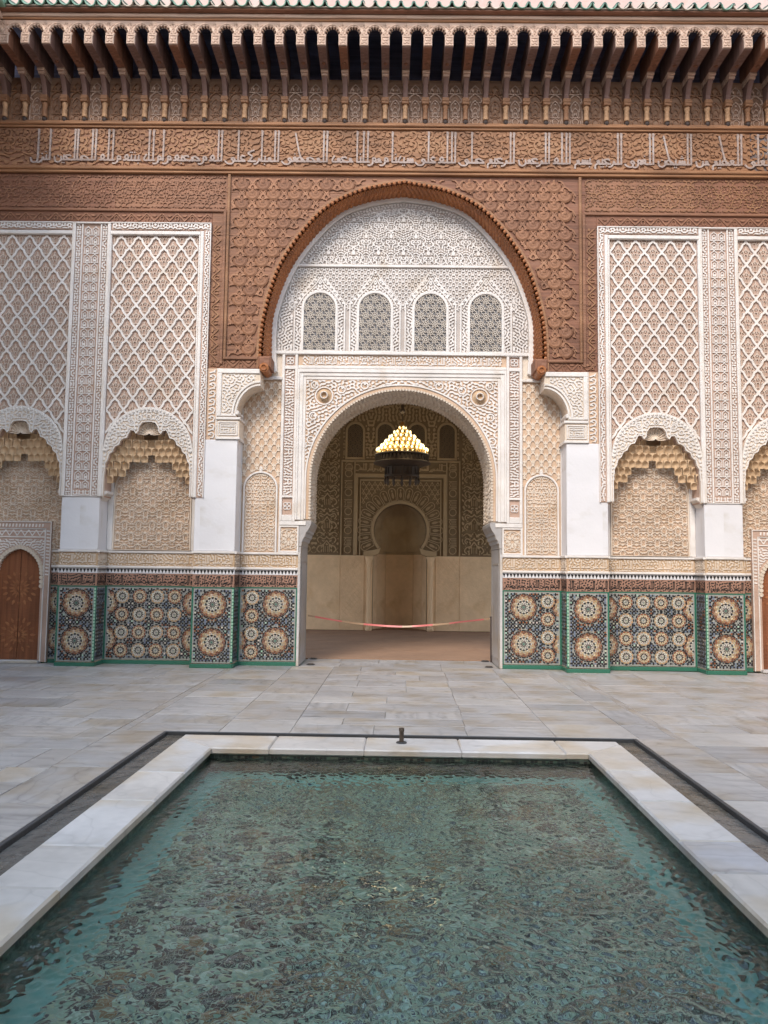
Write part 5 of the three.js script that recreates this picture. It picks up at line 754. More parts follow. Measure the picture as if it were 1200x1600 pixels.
// ---------------------------------------------------------------- the prayer hall behind the arch
const HALL = thing('prayer_hall', 'dim prayer hall seen through the great arch, with a carved keyhole niche', 'hall interior');
HALL.rotation.y = 0.8 * D2R;
{
  const H = HALL, bz = -7.5, cx = 0.1, P = (g) => g.translate(0, 0, bz);
  for (const s of SIDES) { const sw = shapeOf(rectPts(-8.6, -1.001, 0, 7.2)); sw.holes.push(holeOf([[-6.9, 0.3], [-2.0, 0.3], [-2.0, 2.6], [-3.2, 3.9], [-5.7, 3.9], [-6.9, 2.6]])); const sg = ext(sw, -0.15, 0.15); sg.rotateY(-Math.PI / 2); part(H, 'wall_with_added_openings', sg, M.hall, [s * 4.45, 0, 0]); } part(H, 'ceiling', box(-4.6, 4.6, 7.2, 7.4, -8.6, -1.001, 0), M.woodDark); part(H, 'hall_wall', box(-4.6, 4.6, 0, 7.2, -8.75, -8.6, 0), M.hall);  // openings in these unseen side walls are added to let sky light in
  const key = [[-0.70, 0], [-0.70, 1.93], [-0.56, 2.0], [-0.51, 2.17], ...arc(0, 2.62, 0.68, Math.PI + 0.72, -0.72, 36), [0.51, 2.17], [0.56, 2.0], [0.70, 1.93], [0.70, 0]].map((p) => [p[0] + cx, p[1]]);
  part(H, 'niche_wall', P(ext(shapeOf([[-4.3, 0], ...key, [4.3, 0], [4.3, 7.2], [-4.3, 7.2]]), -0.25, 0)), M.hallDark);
  // plain wainscot with faint diaper strips
  for (const s of SIDES) {
    const X = (a, b) => s > 0 ? [cx + a, cx + b] : [cx - b, cx - a];
    part(H, 'wainscot', P(box(...X(0.71, 4.0), 0.02, 1.95, 0.001, 0.03, 0.004)), M.hallPlain);
    const dp = new Pen(); for (let y = 0.1; y < 1.9; y += 0.16) for (const x of [0.07, 0.21, 0.35, 0.49]) dp.line([[x - 0.07, y], [x, y + 0.08], [x + 0.07, y], [x, y - 0.08], [x - 0.07, y]], 0.012);
    part(H, 'diaper_strip', P(relief({ x0: 0, y0: 0.05, w: 0.54, h: 1.85, ppm: 80, depth: 0.008, pen: dp })), M.hallPlain, [X(0.98, 1.52)[0], 0, 0.03]);
    part(H, 'wainscot_edge', P(box(...X(0.93, 0.96), 0.02, 1.95, 0.031, 0.045, 0.003)), M.hallPlain); part(H, 'wainscot_edge', P(box(...X(1.56, 1.59), 0.02, 1.95, 0.031, 0.045, 0.003)), M.hallPlain);
    part(H, 'niche_column', (() => { const g = lathe([[0, 0], [0.085, 0], [0.085, 0.08], [0.06, 0.12], [0.06, 1.62], [0.075, 1.66], [0.065, 1.70], [0.10, 1.86], [0.12, 1.93], [0, 1.93]], 16); return g; })(), M.hallPlain, [cx + s * 0.80, 0, bz + 0.06]);
    part(H, 'impost', P(ext(shapeOf([[s * 0.50, 2.16], [s * 0.55, 2.0], [s * 0.68, 1.94], [s * 0.95, 1.94], [s * 0.95, 2.06], [s * 0.66, 2.1]].map((p) => [p[0] + cx, p[1]])), 0.001, 0.07, 0.006)), M.hall);
    // inscription strips and large arabesque panels
    const ip = new Pen(); for (let y = 2.05; y < 4.4; y += 0.5) { ip.ring(0.15, y + 0.05, 0.09, 0.022); ip.line([[0.05, y + 0.17], [0.25, y + 0.17]], 0.02); ip.line([[0.05, y + 0.36], [0.25, y + 0.36]], 0.02); for (let k = 0; k < 4; k++) ip.line([[0.11, y + 0.2 + k * 0.04], [0.25, y + 0.2 + k * 0.04]], 0.014); ip.curve([[0.06, y + 0.2], [0.09, y + 0.25], [0.06, y + 0.3], [0.1, y + 0.34]], 0.018); }
    part(H, 'inscription_strip', P(relief({ x0: 0.0, y0: 1.98, w: 0.30, h: 2.46, ppm: 90, depth: 0.025, pen: ip })), M.hall, [X(1.22, 1.52)[0], 0, 0.0]);
    for (const e of [1.19, 1.53]) part(H, 'moulding', P(box(...X(e, e + 0.035), 1.955, 4.45, 0.001, 0.05, 0.006)), M.hall);
    const ar = new Pen(); for (let y = 2.15; y < 5.6; y += 0.62) for (const x of [0.33, 1.0]) ar.at(x, y, 1, 1, (p) => p.mir((q) => { q.line([[0.07, -0.12], [0.07, 0.05]], 0.024); q.line([[0.025, -0.12], [0.025, 0.03]], 0.018); q.curve([[0.0, 0.18], [0.06, 0.1], [0.1, 0.06]], 0.03); q.curve([[0.1, 0.06], [0.2, 0.03], [0.25, -0.06], [0.19, -0.12]], 0.034); q.curve([[0, 0.28], [0.07, 0.22], [0.18, 0.27], [0.24, 0.2], [0.2, 0.13]], 0.03); q.curve([[0.03, 0.40], [0.10, 0.34], [0.19, 0.40], [0.28, 0.34]], 0.026); q.leaf(0.05, 0.30, 0.14, 0.06, 0.8); q.leaf(0.14, -0.02, 0.12, 0.05, 2.0); }));
    part(H, 'arabesque_panel', P(relief({ x0: 0, y0: 1.98, w: 1.32, h: 3.6, ppm: 70, depth: 0.03, pen: ar, halo: 0.02, worm: worms(0.11, 31 + s, { px: 0.67, bias: -0.15 }) })), M.hall, [X(1.60, 2.92)[0], 0, 0]);
    for (const w of [0.42, 1.21]) { // lattice windows above
      const wg = group(H, 'lattice_window', [cx + s * w, 0, bz]), hw = 0.20, o = [[hw, 4.53], ...arc(0, 5.22, hw, 0, Math.PI, 14), [-hw, 4.53]], oo = [[hw + 0.06, 4.47], ...arc(0, 5.22, hw + 0.06, 0, Math.PI, 14), [-hw - 0.06, 4.47]];
      const sh = shapeOf(oo); sh.holes.push(holeOf(o)); part(wg, 'window_rim', ext(sh, 0.001, 0.05, 0.006), M.hall); part(wg, 'window_ground', ext(shapeOf(o), 0.001, 0.006), M.iron);
      const lp = new Pen(); for (let j = 0; j < 8; j++) for (let i = -2; i <= 2; i++) { const x = (i + (j & 1 ? 0.5 : 0)) * 0.13, y = 4.58 + j * 0.11; lp.ring(x, y, 0.05, 0.014); lp.ring(x, y, 0.018, 0.012); }
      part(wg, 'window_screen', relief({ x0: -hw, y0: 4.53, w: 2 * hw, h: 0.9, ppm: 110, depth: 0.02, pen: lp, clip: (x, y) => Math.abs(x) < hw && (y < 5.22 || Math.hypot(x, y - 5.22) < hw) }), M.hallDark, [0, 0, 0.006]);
    }
  }
  // field over the niche, frame, voussoir fan
  const frameS = (x, y0, y1, t, z) => P(frameGeo(cx - x, cx + x, y0, y1, t, 0.001, z, 0.006));
  const big = shapeOf([[cx - 1.2, 1.955], [cx - 1.2, 4.1], [cx + 1.2, 4.1], [cx + 1.2, 1.955], [cx + 1.12, 1.955], [cx + 1.12, 4.0], [cx - 1.12, 4.0], [cx - 1.12, 1.955]]); part(H, 'niche_frame', P(ext(big, 0.001, 0.06, 0.008)), M.hall);
  const big2 = shapeOf([[cx - 1.07, 1.955], [cx - 1.07, 3.95], [cx + 1.07, 3.95], [cx + 1.07, 1.955], [cx + 1.04, 1.955], [cx + 1.04, 3.91], [cx - 1.04, 3.91], [cx - 1.04, 1.955]]); part(H, 'niche_frame', P(ext(big2, 0.001, 0.04, 0.006)), M.hall);
  void frameS;
  const np = new Pen(); for (let j = 0; j < 16; j++) for (let i = -7; i <= 7; i++) np.at((i + (j & 1 ? 0.5 : 0)) * 0.15, 2.2 + j * 0.12, 1, 1, (p) => { p.line([[-0.075, 0], [0, 0.12], [0.075, 0]], 0.02); p.disc(0, 0.04, 0.02); });
  part(H, 'field_carving', P(relief({ x0: -1.03, y0: 1.98, w: 2.06, h: 1.92, ppm: 80, depth: 0.02, pen: np, clip: (x, y) => Math.hypot(x, y - 2.62) > 1.16 })), M.hall, [cx, 0, 0]);
  for (let k = 0; k <= 18; k++) {
    const a = -0.45 + (Math.PI + 0.9) * k / 18, pt = [[0.77, -0.077], [1.02, -0.103], ...arc(1.03, 0, 0.104, -Math.PI / 2, Math.PI / 2, 8), [1.02, 0.103], [0.77, 0.077]], inn = [[0.79, -0.057], [1.02, -0.08], ...arc(1.03, 0, 0.08, -Math.PI / 2, Math.PI / 2, 8), [1.02, 0.08], [0.79, 0.057]];
    const tr = (l) => l.map((p) => [cx + p[0] * Math.cos(a) - p[1] * Math.sin(a), 2.62 + p[0] * Math.sin(a) + p[1] * Math.cos(a)]), sh = shapeOf(tr(pt)); sh.holes.push(holeOf(tr(inn))); const v = group(H, 'voussoir'); part(v, 'petal_rim', P(ext(sh, 0.001, 0.04, 0.004)), M.hall); const lf = new Pen(); lf.leaf(0.83, 0, 0.2, 0.07, 0); lf.disc(1.05, 0, 0.025); const lr = relief({ x0: 0.79, y0: -0.06, w: 0.32, h: 0.12, ppm: 90, depth: 0.02, pen: lf }); lr.rotateZ(a); lr.translate(cx, 2.62, bz); part(v, 'petal_leaf', lr, M.hall);
  }
  { const o = arc(cx, 2.62, 0.765, Math.PI + 0.7, -0.7, 40), i = arc(cx, 2.62, 0.69, -0.7, Math.PI + 0.7, 40); part(H, 'arch_moulding', P(ext(shapeOf([...o, ...i]), 0.001, 0.06, 0.008)), M.hall); }
  // band of lettering above the frame
  const hp = new Pen(); writeArabic(hp, 'الله نور السموات والارض', 1.1, -1.05, 4.2, 0.06, 0.17, 0.024); hp.ring(-1.36, 4.26, 0.09, 0.022); hp.ring(1.36, 4.26, 0.09, 0.022); hp.ring(-1.15, 4.26, 0.08, 0.02); hp.ring(1.15, 4.26, 0.08, 0.02);
  part(H, 'lettering_band', P(relief({ x0: -1.5, y0: 4.12, w: 3.0, h: 0.28, ppm: 100, depth: 0.025, pen: hp })), M.hall, [cx, 0, 0]); part(H, 'moulding', P(box(cx - 1.55, cx + 1.55, 4.41, 4.455, 0.001, 0.05, 0.006)), M.hall);
  part(H, 'wall_carving', P(relief({ x0: -2.6, y0: 4.5, w: 5.2, h: 1.9, ppm: 60, depth: 0.025, worm: worms(0.10, 61, { px: 0.8 }), clip: (x, y) => Math.abs(x) < 1.52 && ![0.42, 1.21].some((c) => Math.abs(Math.abs(x) - c) < 0.27 && y < 5.5) })), M.hall, [cx, 0, 0]);
  // inside of the niche: five flat sides and a ribbed half dome
  const side = [[-0.72, -0.25], [-0.60, -0.62], [-0.37, -0.86], [0.37, -0.86], [0.60, -0.62], [0.72, -0.25]];
  for (let k = 0; k < 5; k++) { const a = side[k], b = side[k + 1], l = Math.hypot(b[0] - a[0], b[1] - a[1]), g = box(0, l - 0.002, 0, 2.0, -0.04, 0, 0.002); g.rotateY(-Math.atan2(b[1] - a[1], b[0] - a[0])); part(H, 'niche_face', g, M.hallPlain, [cx + a[0], 0, bz + a[1]]); const e = box(0, l - 0.002, 2.0, 2.07, -0.03, 0.02, 0.004); e.rotateY(-Math.atan2(b[1] - a[1], b[0] - a[0])); part(H, 'niche_ledge', e, M.hall, [cx + a[0], 0, bz + a[1]]); }
  part(H, 'niche_dome', surf(40, 14, (u, v) => { const a = Math.PI * u, e = v * Math.PI / 2, r = 0.80 * (1 - 0.05 * Math.abs(Math.sin(u * Math.PI * 7)) * Math.cos(e)); return [cx + r * Math.cos(a) * Math.cos(e) * 0.95, (v < 0.02 ? 2.07 : 2.62) + r * Math.sin(e) * 0.92, bz - 0.25 - r * Math.sin(a) * Math.cos(e) * 0.8]; }), M.hall);
  const hf = new THREE.Group(); hf.name = 'hall_floor'; hf.rotation.y = 0.8 * D2R; shade(hf); scene.add(hf); part(hf, 'matting', box(-4.3, 4.3, -0.02, 0.012, -8.6, -1.06, 0.004), M.carpet);
}
// chandelier: tiers of lamps over a pierced bronze drum
{
  const C = thing('chandelier', 'large lit bronze chandelier with a cone of glowing bulbs hanging inside the arch', 'chandelier', [0.02, 0, -4]);
  const bulbM = new THREE.MeshStandardMaterial({ color: L(1, 0.9, 0.6), emissive: L(1, 0.80, 0.38), emissiveIntensity: 1.0, roughness: 0.4 }); bulbM.name = 'glowing_bulb';
  part(C, 'chain_rod', lathe([[0.012, 4.74], [0.012, 7.2]], 8), M.iron); part(C, 'rod_knob', lathe([[0, 4.98], [0.05, 5.0], [0.06, 5.05], [0.03, 5.1], [0.045, 5.16], [0, 5.2]], 12), M.iron); part(C, 'crown', lathe([[0.07, 4.66], [0.085, 4.70], [0.05, 4.74], [0.03, 4.80], [0.0, 4.80]], 12), M.brass);
  const bulbG = new THREE.SphereGeometry(0.023, 10, 8).scale(1, 1.45, 1), candleG = lathe([[0.012, -0.10], [0.012, -0.03], [0.02, -0.028], [0, -0.024]], 8);
  const tiers = [[4.66, 0.07, 5], [4.56, 0.18, 10], [4.46, 0.28, 15], [4.36, 0.37, 19], [4.26, 0.46, 24], [4.17, 0.55, 29]];
  tiers.forEach(([y, r, n], t) => {
    const q = new THREE.TorusGeometry(r, 0.011, 6, 40); q.rotateX(Math.PI / 2); part(C, 'tier_ring', q, M.brass, [0, y - 0.10, 0]);
    for (let k = 0; k < n; k++) { const a = 2 * Math.PI * (k + 0.5 * (t & 1)) / n, p = [r * Math.cos(a), y, r * Math.sin(a)]; const h = part(C, 'lamp_holder', candleG, M.brass, p); part(h, 'bulb', bulbG, bulbM, [0, 0.01, 0]); }
  });
  part(C, 'drum_rim', lathe([[0.50, 4.03], [0.585, 4.04], [0.60, 4.06], [0.585, 4.08], [0.50, 4.085]], 48), M.iron); part(C, 'drum', lathe([[0.0, 4.035], [0.56, 4.035], [0.57, 3.92], [0.62, 3.90], [0.62, 3.875], [0.50, 3.84], [0.40, 3.80], [0.0, 3.80]], 48), M.iron);
  const teeth = []; for (let k = 0; k < 44; k++) { const a = 2 * Math.PI * k / 44; const b = box(-0.018, 0.018, 3.925, 4.03, 0.555, 0.585, 0.004); b.rotateY(a); teeth.push(b); } part(C, 'drum_fretwork', merge(teeth), M.iron).userData.kind = 'stuff';
  part(C, 'drum_base', lathe([[0.37, 3.80], [0.36, 3.64], [0.39, 3.60], [0.37, 3.575], [0.0, 3.57]], 12), M.iron);
  for (let k = 0; k < 12; k++) { const a = 2 * Math.PI * k / 12, fr = frameGeo(-0.07, 0.07, 3.62, 3.79, 0.014, 0.352, 0.372, 0.003); fr.rotateY(a + Math.PI / 12); part(C, 'drum_panel', fr, M.iron); const pen = lathe([[0, 3.42], [0.012, 3.43], [0.03, 3.49], [0.036, 3.52], [0.012, 3.56], [0.008, 3.60], [0, 3.60]], 8); pen.translate(0.355 * Math.cos(a), 0, 0.355 * Math.sin(a)); part(C, 'pendant', pen, M.iron); }
  for (let k = 0; k < 8; k++) { const a = 2 * Math.PI * k / 8; part(C, 'stay', tube([[0.05 * Math.cos(a), 4.70, 0.05 * Math.sin(a)], [0.3 * Math.cos(a), 4.36, 0.3 * Math.sin(a)], [0.54 * Math.cos(a), 4.06, 0.54 * Math.sin(a)]], 0.008, 8, 5), M.brass); }
  for (let k = 0; k < 6; k++) { const a = 2 * Math.PI * k / 6 + 0.3, l = new THREE.PointLight(L(1, 0.80, 0.5), 0.26, 0, 2); l.position.set(0.62 * Math.cos(a), 4.30, 0.62 * Math.sin(a)); l.shadow.radius = 16; l.castShadow = true; C.add(l); }
}
// barrier tape across the doorway
{
  const T = thing('barrier_tape', 'sagging red and pale barrier tape stretched across the doorway of the hall', 'tape');
  const pts = [[-1.60, 0.76], [-0.98, 0.665], [-0.65, 0.625], [0.02, 0.59], [0.30, 0.605], [0.50, 0.62], [0.82, 0.65], [1.02, 0.68], [1.56, 0.745]], cols = [mat('red_tape', L(0.62, 0.17, 0.155), { roughness: 0.45 }), mat('pale_tape', L(0.45, 0.29, 0.18), { roughness: 0.45 })];
  const cv = new THREE.CatmullRomCurve3(pts.map((p, i) => new THREE.Vector3(p[0], p[1], -0.9 + 0.02 * Math.sin(i * 2)))); const cuts = [0, 0.04, 0.19, 0.31, 0.52, 0.575, 0.69, 0.78, 0.97, 1];
  for (let k = 0; k < cuts.length - 1; k++) { const a = cuts[k], b = cuts[k + 1], red = k % 2 === 1; const n = 14, g = surf(n, 2, (u, v) => { const p = cv.getPointAt(a + (b - a) * u), tw = 0.5 * Math.sin((a + (b - a) * u) * 9), w = (v - 0.5) * 0.032; return [p.x, p.y + w * Math.cos(tw), p.z + w * Math.sin(tw)]; }); part(T, 'tape_stripe', g, cols[red ? 0 : 1]); }
  const D = thing('door_post', 'short dark wooden post at the right jamb of the doorway holding the barrier tape', 'post', [1.59, 0, -0.9]); part(D, 'post', box(-0.014, 0.014, 0, 0.76, -0.014, 0.014, 0.004), M.knob); part(D, 'post_cap', box(-0.018, 0.018, 0.76, 0.785, -0.018, 0.018, 0.005), M.knob);
  const disc = lathe([[0, 0.012], [0.03, 0.014], [0.045, 0.010], [0.066, 0.010], [0.072, 0.001]], 20), lb = ['inner dark metal floor socket at the left door jamb', 'outer dark metal floor socket before the left door jamb', 'inner dark metal floor socket at the right door jamb', 'outer dark metal floor socket before the right door jamb'];
  [[-1.50, -0.98], [-1.45, -0.16], [1.50, -0.98], [1.47, -0.16]].forEach((p, i) => { const s = thing('floor_socket', lb[i], 'floor fitting', [p[0], 0.002, p[1]], 'dark metal sockets in the floor at the door jambs'); part(s, 'socket_plate', disc, M.lead); part(s, 'socket_ring', new THREE.TorusGeometry(0.05, 0.006, 6, 20).rotateX(Math.PI / 2), M.iron, [0, 0.013, 0]); });
}
// ---------------------------------------------------------------- the court: marble paving, pool, channel
const pave = { a: mat('pale_grey_marble_slab', L(0.475, 0.452, 0.44), { map: marbleB, bumpMap: marbleBump, bumpScale: 0.003, roughness: 0.55, roughnessMap: marbleRough }), b: mat('warm_marble_slab', L(0.455, 0.42, 0.395), { map: marbleB, bumpMap: marbleBump, bumpScale: 0.003, roughness: 0.58, roughnessMap: marbleRough }), c: mat('blue_grey_marble_slab', L(0.40, 0.388, 0.388), { map: marbleB, bumpMap: marbleBump, bumpScale: 0.003, roughness: 0.5, roughnessMap: marbleRough }), d: mat('cream_marble_slab', L(0.50, 0.47, 0.445), { map: marbleA, bumpMap: marbleBump, bumpScale: 0.003, roughness: 0.55, roughnessMap: marbleRough }) };
const flat = (pts, y0, y1, b, du = 0, dv = 0, turn = false) => { // slab from its outline in plan (x, z)
  const g = ext(shapeOf(pts.map((p) => [p[0], -p[1]])), y0, y1, b), U = g.attributes.uv; for (let i = 0; i < U.count; i++) { const u = U.getX(i), v = U.getY(i); U.setXY(i, (turn ? v : u) + du, (turn ? u : v) + dv); } g.rotateX(-Math.PI / 2); return g;
};
const rectXZ = (x0, x1, z0, z1) => [[x0, z0], [x1, z0], [x1, z1], [x0, z1]];
{
  const G = new THREE.Group(); G.name = 'pavement'; shade(G); scene.add(G);
  const sh = shapeOf([[-80, 80], [80, 80], [80, -80], [-80, -80]]); sh.holes.push(holeOf([[-2.235, -5.145], [2.245, -5.135], [2.245, -11.95], [-2.235, -11.95]])); const gg = ext(sh, -0.6, -0.012); gg.rotateX(-Math.PI / 2); part(G, 'ground', gg, M.grout);
  const r = rng(2024), jit = (a) => (r() - 0.5) * a;
  const slab = (x0, x1, z0, z1, m) => { if (z0 > 11.6 || x1 - x0 < 0.02) return; const e = 0.0022, dz = jit(0.0); const k = m ?? (r() < 0.55 ? 'a' : r() < 0.5 ? 'b' : r() < 0.5 ? 'd' : 'c'); const o = part(G, 'marble_slab', flat(rectXZ(x0 + e, x1 - e, z0 + e, z1 - e), -0.03, 0, 0.003, r() * 3, r() * 3, r() < 0.25), pave[k], [0, jit(0.004), dz]); return o; };
  const row = (x0, x1, z0, z1, lo, hi, m) => { let x = x0 - r() * lo * 0.6; while (x < x1) { const n = x + lo + r() * (hi - lo); const a = Math.max(x0, x), b = n > x1 - 0.25 ? x1 : n; slab(a, b, z0, z1, m); if (b === x1) break; x = b; } };
  // threshold and the middle bay before the doorway
  for (const [a, b] of [[-1.055, -0.5], [-0.5, 0.01]]) row(-1.6, 1.6, a, b, 0.6, 1.0, 'a');
  const zs = [0.01, 0.5, 0.93, 1.5, 2.09, 2.55, 2.98, 3.42, 3.93, 4.35, 4.71, 5.135];
  const cuts = [[-0.6, 0.68], [-0.05, 0.7], [-0.6, 0.7, 0.3], [-0.56, 0.68, 0.1], [0.1, 0.69], [-0.58, 0.68], [-0.14, 0.68], [-0.58, 0.69], [-0.14, 0.68], [-0.57, 0.67], [-0.24, 0.66]];
  for (let k = 0; k < zs.length - 1; k++) { const xs = [-1.04, ...cuts[k].slice().sort((p, q) => p - q), 1.5]; for (let i = 0; i < xs.length - 1; i++) slab(xs[i], xs[i + 1], zs[k], zs[k + 1], i === 1 && k > 5 ? 'a' : undefined); }
  const strip = (x0, x1, z0, z1, lo, hi, m) => { let z = z0; while (z < z1) { let n = z + lo + r() * (hi - lo); if (n > z1 - 0.2) n = z1; slab(x0, x1, z, n, m && r() < 0.6 ? m : undefined); z = n; } };
  strip(-1.72, -1.04, 0.01, 5.135, 0.4, 0.9, 'b'); strip(-2.60, -1.72, 0.01, 5.135, 0.4, 0.6); strip(1.5, 2.28, 0.01, 5.135, 0.4, 0.7); strip(2.28, 2.62, 0.01, 5.135, 0.6, 1.0, 'c');
  // long strips beside the channel, then courses out to the wings
  strip(-2.70, -2.235, 5.135, 11.9, 0.5, 0.95, 'b'); strip(2.245, 2.70, 5.135, 11.9, 0.5, 0.95, 'b'); slab(-2.70, -2.60, 0.01, 5.135, 'b'); slab(2.62, 2.70, 0.01, 5.135, 'b');
  for (const s of SIDES) { let z = 0.01; while (z < 11.5) { const n = z + 0.42 + r() * 0.28; if (s > 0) row(2.70, 6.9, z, n, 0.7, 1.35); else row(-6.9, -2.70, z, n, 0.7, 1.35); z = n; } }
  // channel round the pool: dark stone bed and lead lip
  const ring = (x0, x1, z0, z1, t0, t1, y0, y1, m, name, bev = 0.006) => { for (const [a, b, c, d] of [[x0, x0 + t0, z0, z1], [x1 - t0, x1, z0, z1], [x0 + t0, x1 - t0, z0, z0 + t1], [x0 + t0, x1 - t0, z1 - t1, z1]]) part(G, name, flat(rectXZ(a, b, c, d), y0, y1, bev), m); };
  ring(-2.234, 2.244, 5.146, 11.94, 0.03, 0.028, -0.06, 0.001, M.lead, 'lead_lip', 0.004);
  ring(-2.203, 2.213, 5.175, 11.91, 0.175, 0.125, -0.10, -0.034, mat('channel_stone', L(0.145, 0.14, 0.132), { map: marbleB, roughness: 0.35, roughnessMap: marbleRough, bumpMap: marbleBump, bumpScale: 0.02 }), 'channel_bed', 0.002);
}
const POOL = thing('pool', 'rectangular tiled courtyard pool with a broad white marble coping', 'pool');
{
  const r = rng(99), cm = [M.marble, mat('warm_white_marble', L(0.66, 0.61, 0.565), { map: marbleA, roughness: 0.42, bumpMap: marbleBump, bumpScale: 0.003 }), mat('grey_veined_marble', L(0.56, 0.55, 0.57), { map: marbleB, roughness: 0.4, bumpMap: marbleBump, bumpScale: 0.003 })];
  const stone = (pts, m) => part(POOL, 'coping_stone', flat(pts, -0.055, 0.006, 0.012, r() * 3, r() * 3, r() < 0.5), cm[m]);
  const zl = [5.82, 6.65, 7.37, 8.22, 8.8, 9.37, 10.1, 10.8, 11.3], ml = [0, 1, 0, 1, 1, 1, 0, 1], zr = [5.79, 6.35, 7.17, 7.95, 8.43, 9.1, 9.9, 10.7, 11.3], mr = [1, 0, 0, 2, 1, 0, 1, 0], e = 0.002;
  for (let k = 0; k < 8; k++) { stone(k ? rectXZ(-1.995, -1.62, zl[k] + e, zl[k + 1] - e) : [[-1.995, 5.47], [-1.62, 5.82], [-1.62, zl[1] - e], [-1.995, zl[1] - e]], ml[k]); stone(k ? rectXZ(1.64, 2.015, zr[k] + e, zr[k + 1] - e) : [[2.015, 5.44], [2.015, zr[1] - e], [1.64, zr[1] - e], [1.64, 5.80]], mr[k]); }
  const xf = [-1.995, -1.12, -0.295, 0.55, 1.445, 2.015], mf = [1, 1, 0, 0, 1]; for (let k = 0; k < 5; k++) { const a = xf[k], b = xf[k + 1]; stone(k === 0 ? [[a, 5.312], [b - e, 5.312], [b - e, 5.815], [-1.618, 5.815], [a, 5.465]] : k === 4 ? [[a + e, 5.312], [b, 5.312], [b, 5.435], [1.638, 5.795], [a + e, 5.80]] : rectXZ(a + e, b - e, 5.312, 5.81), mf[k]); }
  stone(rectXZ(-1.995, 2.015, 11.304, 11.75), 0);
  // tiled inside
  const mosaic = (seed, o) => tex(512, (u, v) => { const n = 46, i = Math.floor(u * n), j = Math.floor(v * n), fx = u * n - i, fy = v * n - j, q = hash(i, j, seed), c = fbm(u * 6, v * 6, seed, 6, 4), st = Math.max(Math.abs(fx - 0.5), Math.abs(fy - 0.5)) > 0.42; const cu = (u * 5) % 1 - 0.5, cv = (v * 5) % 1 - 0.5, d = Math.hypot(cu, cv); let k = st ? o.joint : (d < 0.30 && q < 0.6) || q > 0.76 ? o.dark[(q * 97 | 0) % o.dark.length] : c > 0.60 && q < 0.5 ? o.brown : o.base[(q * 131 | 0) % o.base.length]; return k; }, 1.5);
  const S = (r0, g, b) => [r0 / 255, g / 255, b / 255];
  const floorM = mat('pool_floor_mosaic', L(1, 1, 1), { map: mosaic(5, { joint: S(122, 140, 126), dark: [S(26, 30, 36), S(44, 36, 36), S(26, 40, 50), S(50, 56, 54)], brown: S(104, 84, 56), base: [S(126, 156, 136), S(112, 142, 124), S(136, 152, 126), S(96, 120, 108), S(144, 168, 152)] }), roughness: 0.4 });
  const wallM = mat('pool_wall_mosaic', L(0.9, 0.9, 0.9), { map: mosaic(9, { joint: S(84, 92, 84), dark: [S(30, 32, 34), S(44, 36, 34), S(32, 40, 40)], brown: S(84, 66, 48), base: [S(84, 104, 90), S(96, 100, 88), S(70, 84, 76), S(52, 60, 58), S(44, 46, 46)] }), roughness: 0.35 });
  const turq = mat('turquoise_border_tile', L(0.17, 0.40, 0.37), { roughness: 0.35, map: plasterMap });
  const yb = -0.54; part(POOL, 'pool_floor', flat(rectXZ(-1.75, 1.77, 5.6, 11.4), yb - 0.05, yb, 0), floorM);
  for (const [a, b, c, d] of [[-1.635, -1.47, 5.80, 11.3], [1.49, 1.655, 5.80, 11.3], [-1.47, 1.49, 5.80, 5.96]]) part(POOL, 'border_tile', flat(rectXZ(a, b, c, d), yb - 0.01, yb + 0.006, 0.002), turq);
  part(POOL, 'pool_wall', flat(rectXZ(-1.95, -1.64, 5.4, 11.7), yb - 0.04, -0.056, 0.002), wallM); part(POOL, 'pool_wall', flat(rectXZ(1.66, 1.95, 5.4, 11.7), yb - 0.04, -0.056, 0.002), wallM);
  const fw = box(-1.639, 1.659, yb - 0.04, -0.056, 5.4, 5.79, 0.002); part(POOL, 'pool_wall', fw, wallM); part(POOL, 'pool_wall', box(-1.639, 1.659, yb - 0.04, -0.056, 11.32, 11.7, 0.002), wallM);
}
